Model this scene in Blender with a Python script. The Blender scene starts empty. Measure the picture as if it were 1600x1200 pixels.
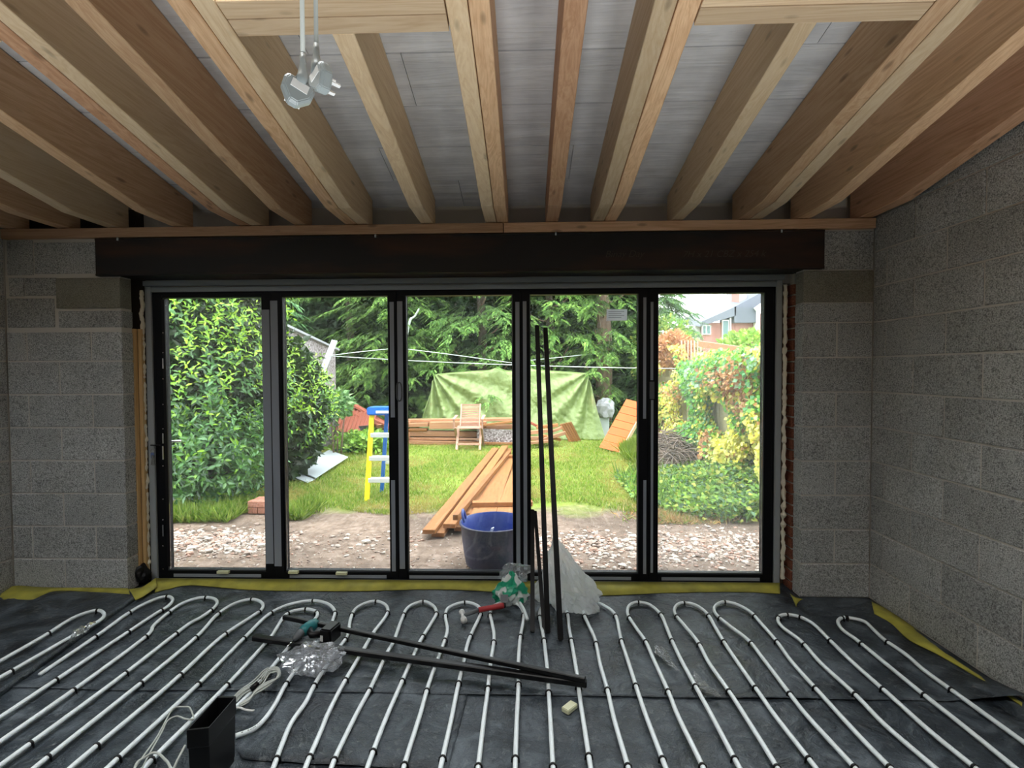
import bpy, bmesh, math, random
import numpy as np
from mathutils import Vector, Matrix, noise
random.seed(7); rng = np.random.default_rng(7)
SC = bpy.context.scene; COL = SC.collection
# ---------------------------------------------------------------- camera
F, YAW, PITCH, ROLL, CZ = 790.5255, 0.0288, 0.0266, -0.0045, 1.4986
fw = Vector((-math.sin(YAW)*math.cos(PITCH), math.cos(YAW)*math.cos(PITCH), -math.sin(PITCH)))
rt = Vector((math.cos(YAW), math.sin(YAW), 0)); up = rt.cross(fw)
r2 = rt*math.cos(ROLL)+up*math.sin(ROLL); u2 = -rt*math.sin(ROLL)+up*math.cos(ROLL)
cam = bpy.data.cameras.new('camera'); co = bpy.data.objects.new('camera', cam); COL.objects.link(co)
cam.sensor_width = 36; cam.lens = F/1600*36; cam.clip_start = .05; cam.clip_end = 300
co.matrix_world = Matrix(((r2.x, u2.x, -fw.x, 0), (r2.y, u2.y, -fw.y, 0), (r2.z, u2.z, -fw.z, CZ), (0, 0, 0, 1)))
SC.camera = co
def P(x, y, ax, v):
    """a photograph pixel as a point on a real plane of the place (x=, y= or z=v)"""
    d = fw*F + r2*(x-800) - u2*(y-600); i = 'xyz'.index(ax)
    return Vector((0, 0, CZ)) + d*((v-(0, 0, CZ)[i])/d[i])
# ---------------------------------------------------------------- sky, sun, exposure
W = bpy.data.worlds.new('overcast_sky'); SC.world = W; W.use_nodes = True
bg = W.node_tree.nodes['Background']; bg.inputs[0].default_value = (.90, .96, 1.0, 1); bg.inputs[1].default_value = 5.0
sl = bpy.data.lights.new('sun', 'SUN'); sl.energy = 2.2; sl.angle = math.radians(50); sl.color = (1, .95, .86)
so = bpy.data.objects.new('sun', sl); COL.objects.link(so); so.rotation_euler = (math.radians(14), math.radians(-14), 0)
def fill_lamp(x, y, z, tilt, watts, w, label):
    # fill lamp added out of view to brighten the ceiling: housing, upward area light
    r_ = bpy.data.objects.new('fill_lamp', None); COL.objects.link(r_); r_.location = (x, y, 0); r_['label'] = label; r_['category'] = 'lamp'; r_['group'] = 'added fill lamps on the floor'
    al = bpy.data.lights.new('fill_light', 'AREA'); al.shape = 'RECTANGLE'; al.size = w; al.size_y = .30; al.energy = watts; al.spread = math.radians(94); al.color = (.96, .985, 1)
    lo = bpy.data.objects.new('fill_light', al); COL.objects.link(lo); lo.parent = r_; lo.location = (0, 0, z+.012); lo.rotation_euler = (math.pi-tilt, 0, 0)
    return r_
FILL_LAMPS = [fill_lamp(-2.2, .25, .22, .20, 9.0, .9, 'added fill lamp aimed up at the roof, unseen, left behind the viewer'), fill_lamp(-.2, .25, .22, .20, 9.0, .9, 'added fill lamp aimed up at the roof, unseen, middle behind the viewer'), fill_lamp(1.5, .25, .22, .20, 9.0, .9, 'added fill lamp aimed up at the roof, unseen, right behind the viewer')]
SC.view_settings.view_transform = 'Standard'; SC.view_settings.look = 'None'; SC.view_settings.gamma = 1
SC.view_settings.use_curve_mapping = False; SC.view_settings.exposure = 0.52
# ---------------------------------------------------------------- materials
def mat(name, col=(.5, .5, .5), rough=.6, metal=0, spec=.5):
    m = bpy.data.materials.new(name); m.use_nodes = True
    b = m.node_tree.nodes['Principled BSDF']
    b.inputs['Base Color'].default_value = (*col, 1); b.inputs['Roughness'].default_value = rough
    b.inputs['Metallic'].default_value = metal; b.inputs['Specular IOR Level'].default_value = spec
    return m
def N(m, t, **kw):
    n = m.node_tree.nodes.new(t)
    for k, v in kw.items():
        if k in n.inputs: n.inputs[k].default_value = v
        else: setattr(n, k, v)
    return n
def L(m, a, b): m.node_tree.links.new(a, b)
def PR(m): return m.node_tree.nodes['Principled BSDF']
def ramp(m, fac, stops):
    r = N(m, 'ShaderNodeValToRGB'); e = r.color_ramp.elements
    while len(e) < len(stops): e.new(.5)
    for el, (p, c) in zip(e, stops): el.position = p; el.color = (*c, 1)
    L(m, fac, r.inputs[0]); return r.outputs[0]
def coords(m, scale=(1, 1, 1), kind='Object', shift=True):
    tc = N(m, 'ShaderNodeTexCoord'); mp = N(m, 'ShaderNodeMapping'); mp.inputs['Scale'].default_value = scale
    if shift:
        oi = N(m, 'ShaderNodeObjectInfo'); ad = N(m, 'ShaderNodeVectorMath', operation='MULTIPLY_ADD')
        ad.inputs[1].default_value = (17, 31, 13); 
        cx = N(m, 'ShaderNodeCombineXYZ')
        for i in range(3): L(m, oi.outputs['Random'], cx.inputs[i])
        L(m, cx.outputs[0], ad.inputs[0]); L(m, tc.outputs[kind], ad.inputs[2]); L(m, ad.outputs[0], mp.inputs[0])
    else: L(m, tc.outputs[kind], mp.inputs[0])
    return mp.outputs[0]
def noi(m, v, scale, detail=3, rough=.5, dist=0):
    n = N(m, 'ShaderNodeTexNoise', Scale=scale, Detail=detail, Roughness=rough, Distortion=dist); L(m, v, n.inputs['Vector']); return n.outputs[0]
def bump(m, h, strength=.3, dist=.01):
    b = N(m, 'ShaderNodeBump', Strength=strength, Distance=dist); L(m, h, b.inputs['Height']); L(m, b.outputs[0], PR(m).inputs['Normal'])
def mixc(m, fac, a, b, mode='MIX'):
    x = N(m, 'ShaderNodeMix', data_type='RGBA', blend_type=mode)
    for s, i in ((fac, 0), (a, 6), (b, 7)):
        if isinstance(s, (int, float)): x.inputs[i].default_value = s
        elif isinstance(s, tuple): x.inputs[i].default_value = (*s, 1)
        else: L(m, s, x.inputs[i])
    return x.outputs[2]
def mth(m, op, a, b=0):
    x = N(m, 'ShaderNodeMath', operation=op)
    for s, i in ((a, 0), (b, 1)):
        if isinstance(s, (int, float)): x.inputs[i].default_value = s
        else: L(m, s, x.inputs[i])
    return x.outputs[0]
def wood(name, light, dark, axis=1, rough=.65, knots=.65, fine=1.0, var=.25):
    m = mat(name, light, rough, spec=.3)
    sc = [9, 9, 9]; sc[axis] = .55
    v = coords(m, tuple(sc)); n1 = noi(m, v, 1.3*fine, 4, .6, 1.2)
    w = mth(m, 'FRACT', mth(m, 'MULTIPLY', n1, 7))
    ws = mth(m, 'ABSOLUTE', mth(m, 'SUBTRACT', w, .5))
    sc2 = [60, 60, 60]; sc2[axis] = 2.5
    n2 = noi(m, coords(m, tuple(sc2)), 1, 3, .6)
    mid = tuple((a+b)/2 for a, b in zip(light, dark))
    c = ramp(m, ws, [(0, dark), (.22, mid), (.5, light)])
    c = mixc(m, .45, c, ramp(m, n2, [(.3, dark), (.7, light)]))
    sk = [12, 12, 12]; sk[axis] = 4.0
    vo = N(m, 'ShaderNodeTexVoronoi', Scale=1.0); L(m, coords(m, tuple(sk)), vo.inputs['Vector'])
    k = ramp(m, vo.outputs['Distance'], [(.0, (1, 1, 1)), (.09, (.7, .7, .7)), (.17, (0, 0, 0))])
    c = mixc(m, mth(m, 'MULTIPLY', k, knots), c, tuple(x*.25 for x in dark))
    oi = N(m, 'ShaderNodeObjectInfo')
    hs = N(m, 'ShaderNodeHueSaturation', Saturation=1.0); L(m, mth(m, 'ADD', mth(m, 'MULTIPLY', oi.outputs['Random'], var*2), 1-var), hs.inputs['Value']); L(m, c, hs.inputs['Color'])
    L(m, hs.outputs[0], PR(m).inputs['Base Color']); bump(m, n2, .25, .003)
    return m
def leafmat(name, rough=.45, trans=.35, spec=.4):
    m = mat(name, (.2, .4, .1), rough, spec=spec)
    a = N(m, 'ShaderNodeAttribute', attribute_name='Col'); L(m, a.outputs['Color'], PR(m).inputs['Base Color'])
    t = N(m, 'ShaderNodeBsdfTranslucent'); L(m, a.outputs['Color'], t.inputs[0])
    x = N(m, 'ShaderNodeMixShader'); x.inputs[0].default_value = trans
    out = m.node_tree.nodes['Material Output']; L(m, PR(m).outputs[0], x.inputs[1]); L(m, t.outputs[0], x.inputs[2]); L(m, x.outputs[0], out.inputs[0])
    return m
def seethrough(name, col, amount, rough=.15, diffuse=.25, dirt=0):
    """clear film or glass: transparent + a little reflection + a little milky diffuse"""
    m = bpy.data.materials.new(name); m.use_nodes = True; nt = m.node_tree
    for n in list(nt.nodes):
        if n.type != 'OUTPUT_MATERIAL': nt.nodes.remove(n)
    out = nt.nodes['Material Output']
    tr = N(m, 'ShaderNodeBsdfTransparent'); gl = N(m, 'ShaderNodeBsdfGlossy', Roughness=rough); df = N(m, 'ShaderNodeBsdfDiffuse'); df.inputs[0].default_value = (*col, 1)
    tl = N(m, 'ShaderNodeBsdfTranslucent'); tl.inputs[0].default_value = (*col, 1)
    fr = N(m, 'ShaderNodeFresnel', IOR=1.45)
    a = N(m, 'ShaderNodeMixShader'); L(m, fr.outputs[0], a.inputs[0]); L(m, tr.outputs[0], a.inputs[1]); L(m, gl.outputs[0], a.inputs[2])
    dd = N(m, 'ShaderNodeMixShader'); dd.inputs[0].default_value = .5; L(m, df.outputs[0], dd.inputs[1]); L(m, tl.outputs[0], dd.inputs[2])
    b = N(m, 'ShaderNodeMixShader'); b.inputs[0].default_value = diffuse; L(m, a.outputs[0], b.inputs[1]); L(m, dd.outputs[0], b.inputs[2])
    if dirt:
        v = coords(m, (1, 1, 1), shift=False); n = noi(m, v, 3.5, 5, .65)
        s = noi(m, v, 160, 2, .5)
        q = mth(m, 'ADD', mth(m, 'MULTIPLY', n, dirt), mth(m, 'MULTIPLY', mth(m, 'GREATER_THAN', s, .66), dirt*.6)); L(m, q, b.inputs[0])
    L(m, b.outputs[0], out.inputs[0]); return m

def blockmat(name, base, mo=1.0):
    m = mat(name, base, .95, spec=.15)
    v = coords(m); a = noi(m, v, 150*mo, 3, .75); b = noi(m, v, 3.2, 3, .5); c3 = noi(m, v, 48*mo, 3, .7)
    vo = N(m, 'ShaderNodeTexVoronoi', Scale=75.0*mo); L(m, v, vo.inputs['Vector'])
    dk = tuple(x*.4 for x in base); lt = tuple(min(1, x*1.3) for x in base)
    c = ramp(m, a, [(.36, tuple(x*.38 for x in base)), (.48, base), (.62, tuple(x*1.2 for x in lt))])
    c = mixc(m, ramp(m, c3, [(.56, (0, 0, 0)), (.66, (.7, .7, .7))]), c, dk)
    c = mixc(m, .5, c, ramp(m, b, [(.3, (.72, .72, .72)), (.7, (1.12, 1.12, 1.12))]), 'MULTIPLY')
    oi = N(m, 'ShaderNodeObjectInfo'); hs = N(m, 'ShaderNodeHueSaturation'); L(m, mth(m, 'ADD', mth(m, 'MULTIPLY', oi.outputs['Random'], .22), .9), hs.inputs['Value']); L(m, c, hs.inputs['Color'])
    L(m, hs.outputs[0], PR(m).inputs['Base Color']); bump(m, mth(m, 'ADD', a, mth(m, 'MULTIPLY', c3, -1)), .8, .006)
    return m
M = {}
M['pine'] = wood('pine_joist', (.76, .52, .32), (.56, .33, .18))
M['pine_pale'] = wood('pine_pale', (.86, .68, .46), (.70, .50, .30), knots=.5)
M['pine_red'] = wood('pine_reddish', (.72, .44, .27), (.50, .26, .14))
M['pine_x'] = wood('pine_cross', (.80, .62, .42), (.62, .43, .26), axis=0)
M['pine_plate'] = wood('pine_plate', (.66, .42, .26), (.46, .26, .14), axis=0)
M['batten'] = wood('pine_batten', (.85, .60, .30), (.65, .40, .17), axis=2, knots=.2)
M['deckwood'] = wood('stained_decking', (.34, .155, .055), (.19, .075, .022), var=.22)
M['redwood'] = wood('red_stained_wood', (.34, .105, .065), (.20, .055, .03), axis=1, var=.15)
M['oldwood'] = wood('weathered_plank', (.44, .24, .13), (.26, .12, .06), axis=0, var=.3)
M['chairwood'] = wood('chair_wood', (.52, .32, .24), (.36, .20, .15), axis=2, knots=0)
M['fencewood'] = wood('fence_wood', (.34, .32, .18), (.18, .16, .09), axis=2, knots=.2)
M['block'] = blockmat('concrete_block', (.42, .43, .425))
M['pad'] = blockmat('smooth_padstone', (.30, .29, .24), 2.5)
M['mortar'] = mat('mortar', (.61, .585, .54), .95, spec=.1)
v = coords(M['mortar']); bump(M['mortar'], noi(M['mortar'], v, 90, 3), .5, .004)
M['brick'] = blockmat('red_brick', (.30, .115, .075), 1.5)
M['brick_pale'] = blockmat('pale_red_brick', (.42, .20, .14), 1)
m = M['foil'] = mat('grey_foil_board', (.46, .47, .50), .6, .1, spec=.4)
v = coords(m, (.6, 9, 1), shift=False); n1 = noi(m, v, 1.2, 4, .6, .6); v2 = coords(m, (3, 3, 3)); n2 = noi(m, v2, 2, 4)
L(m, mixc(m, .6, ramp(m, n1, [(.3, (.50, .505, .52)), (.7, (.82, .825, .84))]), ramp(m, n2, [(.3, (.52, .525, .54)), (.7, (.80, .805, .82))])), PR(m).inputs['Base Color']); bump(m, n1, .55, .03)
M['seam'] = mat('dark_board_joint', (.34, .34, .35), .8)
m = M['membrane'] = mat('black_polythene', (.035, .042, .05), .42, spec=.5)
v = coords(m, (1, 1, 1), shift=False); n1 = noi(m, v, 5, 6, .65, .8); n2 = noi(m, v, 28, 4, .7, .5)
c = ramp(m, n1, [(.34, (.010, .014, .020)), (.50, (.035, .047, .060)), (.68, (.12, .145, .17))])
c = mixc(m, ramp(m, n2, [(.56, (0, 0, 0)), (.74, (.6, .6, .6))]), c, (.22, .24, .25))
L(m, c, PR(m).inputs['Base Color']); L(m, ramp(m, n1, [(.3, (.30,)*3), (.7, (.58,)*3)]), PR(m).inputs['Roughness']); bump(m, mth(m, 'ADD', n1, mth(m, 'MULTIPLY', n2, .35)), .8, .03)
M['pipe'] = mat('white_pipe', (.86, .94, .98), .35)
m = M['print'] = mat('pipe_lettering', (.12, .13, .14), .6)
M['black'] = mat('black_plastic', (.006, .006, .007), .4, spec=.3)
M['frame'] = mat('black_aluminium', (.003, .0035, .006), .5, 0, .22)
M['tape'] = mat('grey_protective_tape', (.30, .33, .38), .55)
M['greypvc'] = mat('grey_frame_extension', (.34, .37, .39), .5)
M['white'] = mat('white_plastic', (.75, .76, .75), .45)
M['chrome'] = mat('chrome', (.7, .7, .72), .18, 1)
M['steel'] = mat('dark_steel', (.020, .014, .012), .6, .2)
m = M['steel']; L(m, ramp(m, noi(m, coords(m, (1, 4, 5)), 1.5, 4), [(.45, (.012, .011, .011)), (.72, (.06, .024, .012))]), PR(m).inputs['Base Color'])
M['chalk'] = mat('chalk_writing', (.075, .06, .05), .9)
M['yellow_foam'] = mat('yellow_edge_foam', (.52, .47, .05), .7)
m = M['yellow_foam']; L(m, ramp(m, noi(m, coords(m), 9, 3), [(.3, (.30, .28, .05)), (.7, (.50, .46, .07))]), PR(m).inputs['Base Color'])
M['puff'] = mat('expanding_foam', (.82, .76, .62), .9)
M['cable'] = mat('grey_flex', (.50, .53, .50), .45)
M['plug'] = mat('grey_plug_plastic', (.30, .34, .345), .3)
M['teal'] = mat('teal_plastic', (.02, .19, .21), .4)
M['redgrip'] = mat('red_rubber_grip', (.38, .025, .03), .45)
M['greygrip'] = mat('grey_rubber', (.10, .11, .12), .5)
M['tubblue'] = mat('blue_tub_plastic', (.012, .045, .26), .4)
m = M['tubblue']; tc = N(m, 'ShaderNodeTexCoord'); 
n = noi(m, coords(m), 9, 4, .7); c = ramp(m, n, [(.4, (.010, .035, .23)), (.72, (.035, .075, .27))]); L(m, c, PR(m).inputs['Base Color'])
M['tubout'] = mat('dirty_navy_tub_outside', (.03, .03, .07), .5)
m = M['tubout']; L(m, ramp(m, noi(m, coords(m, (3, 3, 1)), 4, 4, .7), [(.45, (.014, .016, .06)), (.75, (.075, .065, .085))]), PR(m).inputs['Base Color'])
M['glass'] = seethrough('door_glass', (.85, .9, .92), 1, .02, .02)
M['dirtyglass'] = seethrough('hazy_door_glass', (.9, .97, 1), 1, .02, .07, dirt=.11)
M['clearbag'] = seethrough('clear_polythene', (.85, .90, .98), 1, .08, .16)
M['milkbag'] = seethrough('milky_polythene', (.95, .98, 1.0), 1, .15, .6)
M['scrapfilm'] = seethrough('scrap_film', (.7, .75, .78), 1, .15, .28)
m = M['greenbag'] = mat('green_printed_bag', (.7, .75, .72), .3)
L(m, ramp(m, noi(m, coords(m), 11, 1), [(.47, (.72, .78, .76)), (.50, (.02, .36, .20))]), PR(m).inputs['Base Color'])
M['paleblock'] = mat('pale_yellow_packer', (.75, .76, .52), .5)
M['leaf'] = leafmat('laurel_leaf', .28, .3, .6); M['conifer'] = leafmat('conifer_spray', .6, .3, .2); M['grass'] = leafmat('grass_blade', .6, .4, .2)
M['ivy'] = leafmat('climber_leaf', .5, .35)
M['darkbark'] = mat('dark_bark', (.05, .038, .028), .95)
M['bark'] = mat('bark', (.20, .135, .09), .95)
m = M['bark']; nb = noi(m, coords(m, (6, 6, 1)), 3, 5, .7); L(m, ramp(m, nb, [(.35, (.10, .065, .045)), (.7, (.30, .21, .15))]), PR(m).inputs['Base Color']); bump(m, nb, .8, .03)
m = M['ground'] = mat('soil_and_lawn', (.2, .16, .12), .95, spec=.1)
v = coords(m, shift=False); sx = N(m, 'ShaderNodeSeparateXYZ'); L(m, v, sx.inputs[0])
nb = noi(m, v, 1.1, 5, .6); nf = noi(m, v, 14, 5, .7)
soil = ramp(m, nf, [(.25, (.085, .06, .045)), (.5, (.20, .15, .115)), (.75, (.34, .27, .22))])
soil = mixc(m, ramp(m, nb, [(.42, (0, 0, 0)), (.6, (.55,)*3)]), soil, (.07, .055, .045))
lawn = ramp(m, nf, [(.3, (.10, .16, .02)), (.6, (.20, .26, .05)), (.8, (.36, .30, .10))])
yy = mth(m, 'ADD', sx.outputs[1], mth(m, 'MULTIPLY', mth(m, 'SUBTRACT', nb, .5), 1.5))
f = ramp(m, mth(m, 'DIVIDE', yy, 10), [(.535, (0, 0, 0)), (.575, (1, 1, 1))]); L(m, mixc(m, f, soil, lawn), PR(m).inputs['Base Color']); bump(m, nf, .7, .03)
M['stone'] = mat('limestone_rubble', (.55, .48, .42), .9); m = M['stone']; a = N(m, 'ShaderNodeAttribute', attribute_name='Col'); L(m, a.outputs['Color'], PR(m).inputs['Base Color'])
m = M['tarp'] = mat('green_tarpaulin', (.30, .42, .17), .5)
v = coords(m, shift=False); n1 = noi(m, v, 1.6, 4, .6); n2 = noi(m, v, 9, 5, .7)
c = ramp(m, n2, [(.3, (.14, .20, .055)), (.55, (.19, .265, .085)), (.75, (.28, .35, .16))]); c = mixc(m, ramp(m, n1, [(.60, (0, 0, 0)), (.70, (.5,)*3)]), c, (.26, .22, .09)); L(m, c, PR(m).inputs['Base Color']); bump(m, n2, .5, .05)
m = M['render'] = mat('roughcast_render', (.5, .45, .45), .95)
v = coords(m, shift=False); n2 = noi(m, v, 26, 4, .8); L(m, ramp(m, n2, [(.40, (.07, .05, .045)), (.5, (.26, .23, .23)), (.60, (.50, .47, .49))]), PR(m).inputs['Base Color']); bump(m, n2, .6, .02)
M['slate'] = mat('grey_slate', (.075, .09, .11), .6)
M['whiteboard'] = mat('white_board', (.42, .47, .48), .5)
M['yellow'] = mat('yellow_fibreglass', (.85, .68, .01), .4); M['blue'] = mat('blue_plastic', (.015, .13, .50), .4); M['alu'] = mat('brushed_aluminium', (.66, .72, .72), .35, .5)
M['line'] = mat('washing_line', (.42, .48, .45), .6)
M['twig'] = mat('dry_twigs', (.20, .155, .125), .95)
M['housebrick'] = mat('far_brickwork', (.42, .21, .16), .9)
m = M['housebrick']; n2 = N(m, 'ShaderNodeTexBrick', Scale=4.0); n2.inputs['Color1'].default_value = (.24, .10, .075, 1); n2.inputs['Color2'].default_value = (.32, .15, .12, 1); n2.inputs['Mortar'].default_value = (.3, .27, .25, 1)
mp = coords(m, (1, 1, 1), shift=False); L(m, mp, n2.inputs[0]); L(m, n2.outputs[0], PR(m).inputs['Base Color'])
M['rooftile'] = mat('grey_roof_tiles', (.11, .125, .15), .8)
M['upvc'] = mat('white_upvc', (.8, .82, .82), .4); M['darkpane'] = mat('window_pane_dark', (.06, .14, .13), .1)
M['plaster'] = mat('grey_house_plaster', (.42, .42, .41), .9)
M['paper'] = seethrough('paper_sticker', (.80, .82, .86), 1, .4, .93); M['ink'] = mat('grey_ink', (.25, .27, .30), .8)
M['orange'] = wood('orange_stained_wood', (.62, .16, .035), (.40, .09, .02), axis=1, knots=.1, var=.05)
M['keyblue'] = mat('blue_key_fob', (.12, .18, .42), .4)
M['clay'] = mat('grey_oddment', (.30, .31, .33), .7)
# ---------------------------------------------------------------- helpers
def link(name, me, m=None, parent=None):
    o = bpy.data.objects.new(name, me); COL.objects.link(o)
    if m is not None and me is not None: 
        ms = m if isinstance(m, (list, tuple)) else [m]
        for x in ms: me.materials.append(M[x] if isinstance(x, str) else x)
    if parent is not None: o.parent = parent
    return o
def tag(o, label=None, cat=None, group=None, kind=None):
    if label: o['label'] = label
    if cat: o['category'] = cat
    if group: o['group'] = group
    if kind: o['kind'] = kind
    return o
def empty(name, loc=(0, 0, 0), label=None, cat=None, group=None, kind=None):
    o = bpy.data.objects.new(name, None); COL.objects.link(o); o.location = loc; o.empty_display_size = .05
    return tag(o, label, cat, group, kind)
def part(o, root):
    """parent while keeping world-space mesh coordinates"""
    o.parent = root; o.matrix_parent_inverse = Matrix.Translation(root.location).inverted(); return o
class MB:
    def __init__(s): s.v = []; s.f = []; s.mi = []; s.cur = 0; s.sm = []
    def add(s, vs, fs, smooth=False):
        b = len(s.v); s.v += [tuple(x) for x in vs]; s.f += [tuple(i+b for i in f) for f in fs]; s.mi += [s.cur]*len(fs); s.sm += [smooth]*len(fs)
    def box(s, x0, x1, y0, y1, z0, z1, mx=None):
        vs = [Vector(p) for p in ((x0, y0, z0), (x1, y0, z0), (x1, y1, z0), (x0, y1, z0), (x0, y0, z1), (x1, y0, z1), (x1, y1, z1), (x0, y1, z1))]
        if mx is not None: vs = [mx @ q for q in vs]
        s.add(vs, [(0, 3, 2, 1), (4, 5, 6, 7), (0, 1, 5, 4), (1, 2, 6, 5), (2, 3, 7, 6), (3, 0, 4, 7)])
    def prism(s, poly, ax, a, b):
        """poly: 2D points in the other two axes, extruded along ax from a to b"""
        n = len(poly); mk = {0: lambda t, p: (t, p[0], p[1]), 1: lambda t, p: (p[0], t, p[1]), 2: lambda t, p: (p[0], p[1], t)}[ax]
        vs = [mk(a, p) for p in poly]+[mk(b, p) for p in poly]
        s.add(vs, [tuple(range(n))[::-1], tuple(range(n, 2*n))]+[(i, (i+1) % n, n+(i+1) % n, n+i) for i in range(n)])
    def tube(s, pts, r, seg=8, smooth=True, caps=True):
        pts = [Vector(p) for p in pts]; n = len(pts); rs = r if isinstance(r, (list, tuple)) else [r]*n
        vs = []; prev = None
        for i, p in enumerate(pts):
            t = (pts[min(i+1, n-1)]-pts[max(i-1, 0)]).normalized()
            a = prev if prev is not None else (Vector((0, 0, 1)) if abs(t.z) < .9 else Vector((1, 0, 0)))
            a = (a-t*a.dot(t)).normalized(); prev = a; b = t.cross(a)
            for k in range(seg):
                an = 2*math.pi*k/seg; vs.append(p+(a*math.cos(an)+b*math.sin(an))*rs[i])
        fs = [(i*seg+k, i*seg+(k+1) % seg, (i+1)*seg+(k+1) % seg, (i+1)*seg+k) for i in range(n-1) for k in range(seg)]
        if caps: fs += [tuple(range(seg))[::-1], tuple(range((n-1)*seg, n*seg))]
        s.add(vs, fs, smooth)
    def plank(s, a, b, w, h, upv=(0, 0, 1)):
        """a bar from a to b, w wide and h thick"""
        a = Vector(a); b = Vector(b); t = (b-a); ln = t.length; t.normalize(); u = Vector(upv); sd = t.cross(u).normalized(); u = sd.cross(t)
        mx = Matrix(((sd.x, t.x, u.x, a.x), (sd.y, t.y, u.y, a.y), (sd.z, t.z, u.z, a.z), (0, 0, 0, 1)))
        s.box(-w/2, w/2, 0, ln, -h/2, h/2, mx)
    def quad(s, pts): s.add(pts, [tuple(range(len(pts)))])
    def build(s, name, m, parent=None, bev=0, seg=1):
        me = bpy.data.meshes.new(name); me.from_pydata(s.v, [], s.f); me.polygons.foreach_set('material_index', s.mi); me.polygons.foreach_set('use_smooth', s.sm)
        if bev:
            bm = bmesh.new(); bm.from_mesh(me); bmesh.ops.remove_doubles(bm, verts=bm.verts, dist=1e-5); bmesh.ops.recalc_face_normals(bm, faces=bm.faces)
            bmesh.ops.bevel(bm, geom=list(bm.edges), offset=bev, segments=seg, affect='EDGES', clamp_overlap=True); bm.to_mesh(me); bm.free()
        me.update(); o = link(name, me, m)
        if parent is not None: part(o, parent)
        return o
def one(name, m, parent=None, bev=0, **k):
    pass
def bx(name, m, x0, x1, y0, y1, z0, z1, parent=None, bev=0):
    b = MB(); b.box(x0, x1, y0, y1, z0, z1); return b.build(name, m, parent, bev)
def smoothpts(pts, n=8):
    pts = [Vector(p) for p in pts]; out = []
    for i in range(len(pts)-1):
        p0, p1, p2, p3 = pts[max(i-1, 0)], pts[i], pts[i+1], pts[min(i+2, len(pts)-1)]
        for k in range(n):
            t = k/n; out.append(.5*((2*p1)+(p2-p0)*t+(2*p0-5*p1+4*p2-p3)*t*t+(3*p1-p0-3*p2+p3)*t**3))
    out.append(pts[-1]); return out
def np_mesh(name, V, tris, cols=None, m=None, parent=None, smooth=False, nper=3):
    me = bpy.data.meshes.new(name); V = np.asarray(V, np.float32); tris = np.asarray(tris, np.int32)
    me.vertices.add(len(V)); me.vertices.foreach_set('co', V.ravel()); me.loops.add(tris.size); me.polygons.add(len(tris))
    me.loops.foreach_set('vertex_index', tris.ravel()); me.polygons.foreach_set('loop_start', np.arange(0, tris.size, nper, dtype=np.int32)); me.polygons.foreach_set('loop_total', np.full(len(tris), nper, np.int32))
    if smooth: me.polygons.foreach_set('use_smooth', np.ones(len(tris), bool))
    me.update()
    if cols is not None:
        a = me.color_attributes.new('Col', 'FLOAT_COLOR', 'POINT'); c = np.ones((len(V), 4), np.float32); c[:, :3] = cols; a.data.foreach_set('color', c.ravel())
    o = link(name, me, m)
    if parent is not None: part(o, parent)
    return o
def nrm(a): return a/np.maximum(np.linalg.norm(a, axis=-1, keepdims=True), 1e-9)
def cloud(name, pos, dirs, nor, ln, wd, col, m, parent=None, fold=.15):
    """one mesh of folded two-triangle leaves"""
    pos = np.asarray(pos); n = len(pos); dirs = nrm(np.asarray(dirs)); side = nrm(np.cross(dirs, nor)); nn = np.cross(side, dirs)
    ln = np.broadcast_to(ln, n)[:, None]; wd = np.broadcast_to(wd, n)[:, None]
    V = np.empty((n, 4, 3)); V[:, 0] = pos; V[:, 2] = pos+dirs*ln-nn*ln*.12
    V[:, 1] = pos+dirs*ln*.45+side*wd*.5+nn*wd*fold; V[:, 3] = pos+dirs*ln*.45-side*wd*.5+nn*wd*fold
    b = np.arange(n)[:, None]*4; T = np.concatenate([b+np.array([0, 1, 2]), b+np.array([0, 2, 3])])
    return np_mesh(name, V.reshape(-1, 3), T, np.repeat(col, 4, axis=0), m, parent)
def crumple(name, m, center, rad, amp=.35, parent=None, sub=4, seed=0, flat=True, shape=None):
    bm = bmesh.new(); bmesh.ops.create_icosphere(bm, subdivisions=sub, radius=1)
    for q in bm.verts:
        p = q.co.copy(); o = Vector((seed*3.1, seed, -seed))
        k = 1+amp*(noise.noise(p*1.7+o)+.6*abs(noise.noise(p*4+o))+.35*noise.noise(p*9+o)+(.30*abs(noise.noise(Vector((p.x*14, p.y*6, p.z*5))+o)) if sub > 4 else 0))
        p = p*k
        if shape: p = shape(p)
        q.co = Vector((p.x*rad[0], p.y*rad[1], p.z*rad[2]))
        q.co.z = max(q.co.z, -rad[2]*.82)
    me = bpy.data.meshes.new(name); bm.to_mesh(me); bm.free(); o = link(name, me, m); 
    me.transform(Matrix.Translation(center))
    if parent is not None: part(o, parent)
    return o
def sheet(name, m, nu, nv, fn, parent=None, thick=0, smooth=True):
    V = [fn(i/(nu-1), j/(nv-1)) for j in range(nv) for i in range(nu)]
    T = [(j*nu+i, j*nu+i+1, (j+1)*nu+i+1, (j+1)*nu+i) for j in range(nv-1) for i in range(nu-1)]
    me = bpy.data.meshes.new(name); me.from_pydata([tuple(q) for q in V], [], T); me.polygons.foreach_set('use_smooth', [smooth]*len(T)); me.update()
    o = link(name, me, m)
    if thick: md = o.modifiers.new('t', 'SOLIDIFY'); md.thickness = thick; md.offset = -1
    if parent is not None: part(o, parent)
    return o
XR, XL, D, HB = 2.237, -3.525, 3.3376, 2.395
# ================================================================ SHELL
floor = bx('floor', 'membrane', XL-.1, XR+.1, -4.2, 3.6, -.15, -.004); tag(floor, kind='structure')
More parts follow.
